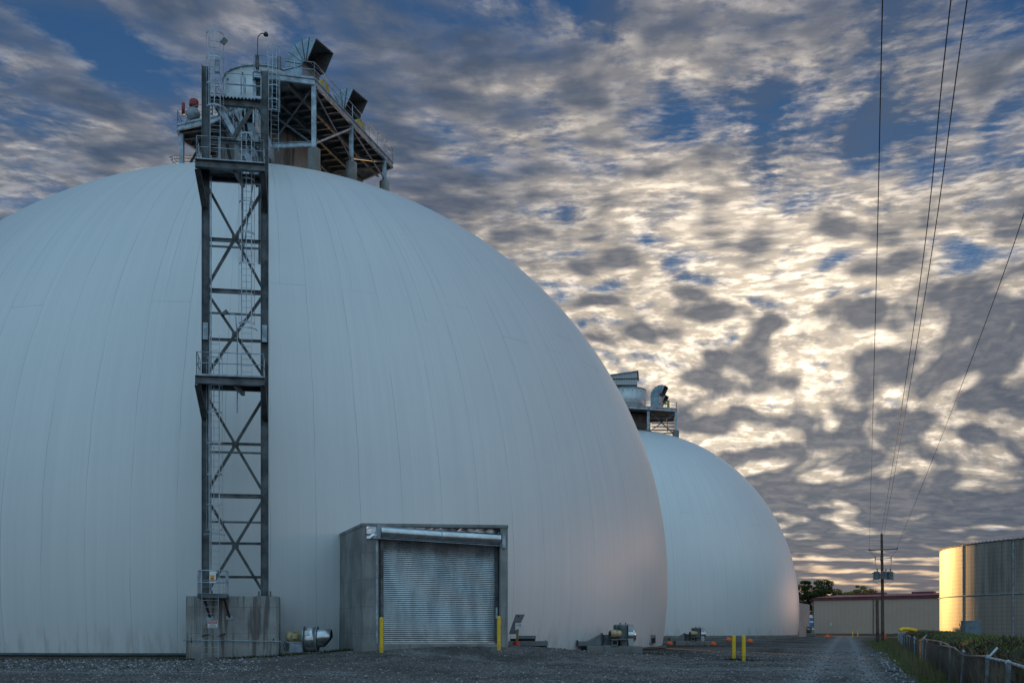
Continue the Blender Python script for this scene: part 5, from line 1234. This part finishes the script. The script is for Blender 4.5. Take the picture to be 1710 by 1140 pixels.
# ------------------------------------------------------------------ fence
def build_fence():
    rr = random.Random(21)
    t = thing('chain_link_fence', (fence_x(16), 16, H(fence_x(16), 16)), 'battered chain link fence with leaning posts and a buckled top rail', 'fence')
    def F(y, z=0.0, off=0.0): x = fence_x(y)+off; return V(x, y, z)
    tops = {}
    spec = [(13.4, 0.036, 1.02, 0), (16.3, 0.036, 1.02, 0), (19.6, 0.032, 1.02, 1), (26.2, 0.030, 0.98, 0), (30.4, 0.030, 1.0, 0), (35.6, 0.034, 1.08, 0), (46.0, 0.030, 1.05, 0), (49.5, 0.036, 1.08, 1)]
    y = 54.5
    while y < 128: spec.append((y, 0.03, 1.0+rr.uniform(-0.10, 0.10), 1 if rr.random() < 0.2 else 0)); y += rr.choice((2.8, 3.1, 3.4))
    for (y, r, zt, arm) in spec:
        x = fence_x(y); zb = H(x, y)-0.1; ln = rr.uniform(-0.07, 0.07); m = MB()
        top = V(x+ln, y+rr.uniform(-0.05, 0.05), zt)
        m.tube([V(x, y, zb), top], r, 10); m.lathe([(r+0.008, 0), (r+0.008, 0.03), (0.0, 0.06)], top-Z*0.02, 10)
        pst = m.build('fence_post', M['post'], t)
        if arm:
            m = MB(); m.tube([top-Z*0.04, top+V(0.20, 0.06, 0.15)], r*0.7, 8); m.build('barb_arm', M['post'], pst)
        tops[y] = top
    K = sorted(tops)
    # top rail, broken and bent
    def railseg(pts, mat): m = MB(); m.tube(pts, 0.024, 8); m.build('top_rail', mat, t)
    g = lambda i: tops[K[i]]
    railseg([g(0), g(1)+Z*0.0, g(2)-Z*0.02], M['post'])
    railseg([g(2), g(2).lerp(g(3), 0.45)-Z*0.05, g(3)-Z*0.10, g(3).lerp(g(4), 0.6)+Z*0.02, g(4)+Z*0.02, g(4).lerp(g(5), 0.9)-Z*0.10], M['rust'])
    railseg([g(4).lerp(g(5), 0.25)+V(0.05, 0, 0.02), g(5)+Z*0.01, g(6)+Z*0.01, g(7)+Z*0.0], M['rust'])
    for i in range(7, len(K)-1):
        if rr.random() < 0.7: railseg([g(i), g(i).lerp(g(i+1), 0.5)-Z*rr.uniform(0, 0.06), g(i+1)], M['post'] if rr.random() < 0.4 else M['rust'])
    # gate frame towards the pole
    m = MB()
    for yy in (96.0, 98.0): x = fence_x(yy)-0.1; m.tube([V(x, yy, H(x, yy)-0.1), V(x, yy, 1.45)], 0.06, 8)
    m.build('gate_post', M['post'], t)
    # woven wire
    def weave(y0, y1, cell, th, name):
        m = MB(); h0, h1 = -0.05, 1.0; k = cell; L = h1-h0; yy = y0-L
        vs = []; fs = []
        while yy < y1:
            for s in (1, -1):
                a, b = (yy, yy+L) if s == 1 else (yy+L, yy)
                pa = V(fence_x(a)-0.03, a, h0); pb = V(fence_x(b)-0.03, b, h1)
                if min(a, b) < y0 or max(a, b) > y1: continue
                dv = (pb-pa).normalized(); sd = dv.cross(V(1, -0.3, 0)).normalized()*th; ot = V(th, 0, 0); o = len(vs)
                for p in (pa, pb): vs += [p-sd, p+ot, p+sd]
                fs += [(o, o+1, o+4, o+3), (o+1, o+2, o+5, o+4), (o+2, o, o+3, o+5)]
            yy += k
        m.add(vs, fs); m.build(name, M['mesh_wire'], t)
    weave(14, 46, 0.085, 0.0022, 'wire_mesh'); weave(46, 95, 0.16, 0.003, 'wire_mesh')
M['mesh_wire'] = pmat('mesh_wire', (0.10, 0.09, 0.08), 0.7, 0.3)
build_fence()

# ------------------------------------------------------------------ plants
def leafmat(name, c0, c1, c2=None, rough=0.75, trans=0.0):
    def f(t, b, co):
        at_ = t.node('ShaderNodeAttribute', attribute_name='tone').outputs['Fac']
        t.put(b.inputs['Base Color'], t.ramp(at_, [(0, c0), (0.6, c1), (1.0, c2 or c1)]))
    m = pmat(name, rough=rough, spec=0.2, fn=f)
    return m
def blades(name, pos, hgts_, width, lean, mat, seed, kind='stuff', label=None, cat=None, tone=None):
    """one mesh of bent three-sided blades; pos Nx3"""
    g = np.random.default_rng(seed); n = len(pos); a = g.uniform(0, 2*np.pi, n); w = width*g.uniform(0.6, 1.4, n)
    sx, sy = np.cos(a)*w/2, np.sin(a)*w/2; b = g.uniform(0, 2*np.pi, n); ln = lean*g.uniform(0.1, 1.0, n)*hgts_
    lx, ly = np.cos(b)*ln, np.sin(b)*ln
    v = np.zeros((n, 5, 3)); v[:, 0] = pos; v[:, 1] = pos; v[:, 2] = pos; v[:, 3] = pos; v[:, 4] = pos
    v[:, 0, 0] -= sx; v[:, 0, 1] -= sy; v[:, 1, 0] += sx; v[:, 1, 1] += sy; v[:, 0, 2] -= 0.03; v[:, 1, 2] -= 0.03
    for k, f_ in ((2, 0.75), (3, -0.75)): v[:, k, 0] += lx*0.35+sx*f_; v[:, k, 1] += ly*0.35+sy*f_; v[:, k, 2] += hgts_*0.6
    v[:, 4, 0] += lx; v[:, 4, 1] += ly; v[:, 4, 2] += hgts_
    base = (np.arange(n)*5)[:, None]; q = base+np.array([[0, 1, 2, 3]]); tr = base+np.array([[3, 2, 4]])
    me = bpy.data.meshes.new(name); me.from_pydata(v.reshape(-1, 3).tolist(), [], q.tolist()+tr.tolist())
    tn = np.repeat(tone if tone is not None else g.uniform(0, 1, n), 5).astype(np.float32)
    at_ = me.attributes.new('tone', 'FLOAT', 'POINT'); at_.data.foreach_set('value', tn)
    me.materials.append(mat); o = bpy.data.objects.new(name, me); COL.objects.link(o)
    return tag(o, label, cat, None, kind)
def band(n, y0, y1, f0, f1, g, power=2.0):
    u = g.uniform(0, 1, n); y = y0*(y1/y0)**(u**(1/power*1.0)) if power != 1 else y0*(y1/y0)**u
    f = g.uniform(0, 1, n); return y, f0+(f1-f0)*f
def build_grass():
    g = np.random.default_rng(3)
    # verge between lane and fence
    n = 42000; y = 26*(150/26)**g.uniform(0, 1, n); edge = 0.6+0.030*np.clip(y-32, 0, 90)
    f = -edge*g.uniform(-0.05, 1.15, n)**1.0; f = np.where(g.uniform(0, 1, n) < 0.25, g.uniform(-0.3, 0.6, n), f); x = fence_x(y)+f
    keep = vnoise(x, y, 1.1, 31)*0.65+vnoise(x, y, 0.35, 32)*0.45 > 0.42
    x, y, f = x[keep], y[keep], f[keep]; n = len(x); h = (0.10+0.34*vnoise(x, y, 1.4, 33)**2+0.10*g.uniform(0, 1, n))*np.clip(1.15+f/ (0.6+0.03*np.clip(y-32, 0, 90)), 0.25, 1.1)
    blades('verge_grass', np.stack([x, y, hgt(x, y)], 1), h, 0.018, 0.55, M['grass'], 4, label='rough green grass and weeds between lane and fence', cat='grass')
    # bank top beyond the fence
    n = 60000; y = 20*(150/20)**g.uniform(0, 1, n); f = 0.5+g.uniform(0, 1, n)**1.5*(1.5+0.16*y); x = fence_x(y)+f
    keep = (vnoise(x, y, 1.6, 35)*0.7+vnoise(x, y, 0.5, 36)*0.4 > 0.38+0.16*sstep(y, 62, 34)) & (f > 0.8) & (np.hypot(x-CT.x, y-CT.y) > RT+0.1)
    x, y = x[keep], y[keep]; n = len(x); h = 0.05+0.22*g.uniform(0, 1, n)*vnoise(x, y, 1.2, 37)**2
    blades('bank_grass', np.stack([x, y, hgt(x, y)], 1), h, 0.030, 0.6, M['grass_bank'], 5, label='short green grass on top of the bank', cat='grass')
    # tall seed stalks near the pole and along the fence foot
    n = 1500; y = 30*(125/30)**g.uniform(0, 1, n); x = fence_x(y)-g.uniform(0.1, 0.8, n)*(0.6+0.012*y); keep = vnoise(x, y, 2.5, 41) > 0.5
    x, y = x[keep], y[keep]; h = 0.45+0.45*g.uniform(0, 1, len(x)); blades('seed_stalks', np.stack([x, y, hgt(x, y)], 1), h, 0.012, 0.35, M['straw'], 6, label='dry seed stalks at the foot of the fence', cat='weeds')
    # low weeds against concrete and the two yard bollards
    ps = []
    for cx, cy, rx, ry, k in ((-13.3, 52.5, 2.7, 0.35, 1500), (-10.2, 53.6, 1.6, 0.5, 700), (10.5, 52.45, 0.7, 0.4, 500), (6.8, 65.6, 2.2, 0.3, 700), (15.4, 97.6, 3.5, 0.4, 400), (-7.9, 53.8, 0.8, 0.5, 300)):
        ps.append(np.stack([g.normal(cx, rx*0.55, k), g.normal(cy, ry*0.55, k)], 1))
    th = g.uniform(-1.25, 0.55, 3000); th = th[vnoise(th*30, th*0, 1.0, 66) > 0.42]; rr_ = 30.1+g.gamma(1.5, 0.12, len(th)); ps.append(np.stack([C1.x+rr_*np.sin(th), C1.y-rr_*np.cos(th)], 1))
    P = np.vstack(ps); h = 0.03+0.11*g.uniform(0, 1, len(P))**2
    blades('foot_weeds', np.stack([P[:, 0], P[:, 1], hgt(P[:, 0], P[:, 1])], 1), h, 0.03, 0.8, M['grass_dark'], 7, label='low weeds round the plinth, pads and yard bollards', cat='weeds')
def build_vines():
    """dead vines hanging on the far side of the fence: stems and curled leaves"""
    g = np.random.default_rng(9); n = 13000
    y = 13.5*(118/13.5)**g.uniform(0, 1, n); f = 0.10+0.35*g.uniform(0, 1, n)**1.4; x = fence_x(y)+f
    top = 0.72+0.36*vnoise(x, y, 2.1, 51)+0.12*vnoise(x, y, 0.5, 52); z0 = hgt(x, y); h = np.clip(top-z0, 0.2, 1.4)*g.uniform(0.35, 1.0, n)**1.3
    blades('dead_vine_stems', np.stack([x, y, z0], 1), h, 0.030, 0.22, M['vine'], 10, label='mass of dead brown vines hanging behind the fence', cat='vines', tone=np.clip(vnoise(x, y, 1.2, 53)*0.7+g.uniform(0, 0.5, n), 0, 1))
    # tangled leaf clumps along the crest of the bank, some fallen over the top rail
    n = 24000; y = 13.5*(120/13.5)**g.uniform(0, 1, n); f = 0.12+g.gamma(1.4, 0.42, n)*(0.6+0.008*y)*np.where(y < 55, 2.2, 1.0); x = fence_x(y)+f
    keep = (vnoise(x, y, 2.4, 55)*0.7+vnoise(x, y, 0.6, 56)*0.4) > 0.48; x, y, f = x[keep], y[keep], f[keep]; n = len(x)
    z = np.minimum(hgt(x, y), 1.25)+0.03+0.20*vnoise(x, y, 1.5, 57)*g.uniform(0, 1, n); z = np.where(f < 0.6, np.maximum(z, 0.55+0.5*g.uniform(0, 1, n)), z)
    blades('tangled_brush', np.stack([x, y, z-0.06], 1), g.uniform(0.05, 0.14, n), 0.045, 1.8, M['brush'], 12, label='dark tangled brush along the crest of the bank', cat='brush')
M['grass'] = leafmat('grass_blades', (0.045, 0.065, 0.02), (0.12, 0.15, 0.04), (0.27, 0.24, 0.10))
M['grass_bank'] = leafmat('bank_blades', (0.06, 0.095, 0.025), (0.15, 0.20, 0.05), (0.28, 0.27, 0.10))
M['grass_dark'] = leafmat('weed_blades', (0.015, 0.024, 0.010), (0.035, 0.05, 0.018))
M['straw'] = leafmat('straw_blades', (0.07, 0.08, 0.035), (0.17, 0.15, 0.08))
M['vine'] = leafmat('vine_stems', (0.03, 0.022, 0.015), (0.14, 0.095, 0.065), (0.38, 0.29, 0.20))
M['brush'] = leafmat('brush_leaves', (0.035, 0.026, 0.016), (0.095, 0.070, 0.045), (0.15, 0.13, 0.06))
build_grass(); build_vines()
def build_stones():
    g = np.random.default_rng(14)
    def scatter(name, n, y0, y1, k0, k1, s0, s1, mat, label, dens=None, seed=0):
        y = y0*(y1/y0)**g.uniform(0, 1, n); k = g.uniform(k0, k1, n); x = k*y
        if dens is not None: q = dens(x, y); x, y = x[q], y[q]
        n = len(x); s = s0*(s1/s0)**(g.uniform(0, 1, n)**1.8)*np.clip((y/30)**0.5, 1, 2.2); z = hgt(x, y)
        b = np.array([(1, 0, 0), (-1, 0, 0), (0, 1, 0), (0, -1, 0), (0, 0, 0.8), (0, 0, -0.6), (0.6, 0.6, 0.45), (-0.6, 0.55, 0.4)])
        fc = np.array([(0, 6, 4), (6, 2, 4), (2, 7, 4), (7, 1, 4), (1, 3, 4), (3, 0, 4), (0, 2, 6), (2, 1, 7), (2, 0, 5), (1, 2, 5), (3, 1, 5), (0, 3, 5)])
        a = g.uniform(0, 2*np.pi, n); jit = g.uniform(0.6, 1.3, (n, 8, 3)); v = b[None]*jit*s[:, None, None]
        c, s_ = np.cos(a)[:, None], np.sin(a)[:, None]; vx = v[..., 0]*c-v[..., 1]*s_; vy = v[..., 0]*s_+v[..., 1]*c
        v = np.stack([vx+x[:, None], vy+y[:, None], v[..., 2]+z[:, None]+s[:, None]*0.15], -1)
        f = (np.arange(n)*8)[:, None, None]+fc[None]
        me = bpy.data.meshes.new(name); me.from_pydata(v.reshape(-1, 3).tolist(), [], f.reshape(-1, 3).tolist())
        tn = np.repeat(g.uniform(0, 1, n), 8).astype(np.float32); at_ = me.attributes.new('tone', 'FLOAT', 'POINT'); at_.data.foreach_set('value', tn)
        me.materials.append(mat); o = bpy.data.objects.new(name, me); COL.objects.link(o); tag(o, label, 'gravel', None, 'stuff')
    off = lambda x, y: (x-fence_x(y) < -0.3) & (np.hypot(x-C1.x, y-C1.y) > 30.3) & ~((x > -9) & (x < 0.2) & (y > 51.8))
    scatter('loose_gravel', 26000, 29, 75, -0.47, 0.42, 0.010, 0.040, M['stone'], 'loose grey gravel strewn over the yard', off)
    scatter('rubble', 3500, 29, 70, 0.30, 0.42, 0.02, 0.075, M['stone'], 'coarse rubble along the lane edge', lambda x, y: (np.abs(x-fence_x(y)+0.6+0.03*np.clip(y-32, 0, 90)+0.35) < 0.5))
    scatter('clods', 2200, 40, 56, -0.47, -0.22, 0.02, 0.06, M['stone'], 'dirt clods and stones before the left part of the dome', lambda x, y: (np.hypot(x-C1.x, y-C1.y) > 30.4))
M['stone'] = leafmat('stones', (0.05, 0.052, 0.057), (0.16, 0.165, 0.175), (0.42, 0.42, 0.42), 0.85)
build_stones()

# ------------------------------------------------------------------ trees
def tree(loc, h, rx, label, kind, seed, n=9000, leaf=0.34, base=0.30, mat='leaf_dark', flat=0.55):
    g = np.random.default_rng(seed); rr = random.Random(seed); x0, y0, z0 = loc
    t = thing(kind, loc, label, 'tree', 'trees beyond the brown building')
    m = MB(); tips = []
    m.tube([V(x0, y0, z0-0.3), V(x0+0.15, y0, z0+h*0.18), V(x0-0.1, y0, z0+h*0.33)], 0.3, 10, False, [h*0.034, h*0.024, h*0.02])
    for i in range(9):
        a = i*2.4+rr.uniform(-0.3, 0.3); r_ = rx*rr.uniform(0.55, 0.9); e = V(x0+r_*math.cos(a), y0+r_*math.sin(a)*0.8, z0+h*rr.uniform(0.5, 0.86))
        s = V(x0-0.1, y0, z0+h*rr.uniform(0.22, 0.33)); md = s.lerp(e, 0.5)+V(0, 0, h*0.03)
        m.tube([s, md, e], 0.1, 6, False, [h*0.014, h*0.009, h*0.003]); tips.append(e)
        for k in range(3):
            e2 = md.lerp(e, rr.uniform(0.2, 0.9))+V(rr.uniform(-1, 1)*rx*0.35, rr.uniform(-1, 1)*rx*0.35, rr.uniform(0.0, 0.16)*h); m.tube([md.lerp(e, 0.3), e2], 0.05, 5, False, [h*0.006, h*0.002]); tips.append(e2)
    m.build('trunk', M['bark'], t)
    cl = []
    for e in tips: cl.append((e.x, e.y, e.z, rr.uniform(0.55, 1.0)*rx*0.30))
    for i in range(26):
        a = rr.uniform(0, 6.28); q = math.sqrt(rr.random()); zf = rr.uniform(base, 1.0); wr = rx*(1-((zf-0.55)/0.5)**2*0.75 if zf > 0.55 else 0.9)*q
        cl.append((x0+wr*math.cos(a), y0+wr*math.sin(a), z0+h*zf*0.94, rr.uniform(0.5, 1.0)*rx*0.26))
    cl = np.array(cl); k = g.integers(0, len(cl), n); c = cl[k]; dv = g.normal(0, 1, (n, 3)); dv /= np.linalg.norm(dv, axis=1)[:, None]
    rad = c[:, 3]*g.uniform(0.35, 1.0, n)**0.6; p = c[:, :3]+dv*rad[:, None]*np.array([1, 1, flat])
    nr = dv+g.normal(0, 0.6, (n, 3)); nr /= np.linalg.norm(nr, axis=1)[:, None]; u = np.cross(nr, [0.3, 0.2, 1.0]); u /= np.linalg.norm(u, axis=1)[:, None]; w = np.cross(nr, u)
    s = leaf*g.uniform(0.5, 1.2, n)[:, None]
    v = np.stack([p-u*s*0.5, p-w*s*0.32, p+u*s*0.5, p+w*s*0.32], 1); f = (np.arange(n)*4)[:, None]+np.arange(4)[None]
    me = bpy.data.meshes.new('crown'); vv = v.reshape(-1, 3)-np.array(loc); me.from_pydata(vv.tolist(), [], f.tolist())
    tn = np.repeat(np.clip(g.uniform(0, 0.6, n)+0.4*(k % 7)/7, 0, 1), 4).astype(np.float32); at_ = me.attributes.new('tone', 'FLOAT', 'POINT'); at_.data.foreach_set('value', tn)
    me.materials.append(M[mat]); o = bpy.data.objects.new('crown', me); COL.objects.link(o); o.parent = t
M['bark'] = pmat('bark', (0.035, 0.028, 0.022), 0.9, 0, 0.4, 3.0)
M['leaf_dark'] = leafmat('dark_leaves', (0.020, 0.034, 0.010), (0.055, 0.075, 0.020), (0.12, 0.11, 0.03))
M['leaf_gold'] = leafmat('autumn_leaves', (0.07, 0.08, 0.015), (0.20, 0.17, 0.03), (0.34, 0.22, 0.04))
tree((gx(1362, 372), 372, 0), 18.6, 7.6, 'big dark spreading tree right of the farther dome, above the building corner', 'broadleaf_tree', 3, 15000, 0.55, 0.34)
tree((gx(1336, 392), 392, 0), 14.5, 5.0, 'dark tree low against the edge of the farther dome', 'broadleaf_tree', 9, 6000, 0.55, 0.2)
tree((gx(1387, 380), 380, 0), 12.2, 4.6, 'small dark tree between the big tree and the golden one', 'broadleaf_tree', 5, 4500, 0.5, 0.25)
tree((gx(1430, 352), 352, 0), 15.6, 5.2, 'yellow green autumn tree over the roof, left of the utility pole', 'autumn_tree', 6, 6500, 0.46, 0.3, 'leaf_gold')
tree((gx(1452, 356), 356, 0), 14.6, 4.2, 'smaller golden autumn tree next to the utility pole, behind the roof', 'autumn_tree', 7, 4500, 0.46, 0.3, 'leaf_gold')
tree((gx(1409, 362), 362, 0), 13.6, 3.8, 'low green tree left of the yellow green autumn tree', 'broadleaf_tree', 8, 3500, 0.46, 0.25, 'leaf_dark')
for i, (x, y, h) in enumerate(((44, 384, 19), (54, 380, 17), (64, 386, 20), (74, 383, 18))):  # unseen row, added to keep low sun off the ground before the building
    tree((x, y, 0), h, 7.5, 'dark tree of the unseen row added behind the farther dome to block low sun', 'broadleaf_tree', 20+i, 5000, 0.9, 0.12)
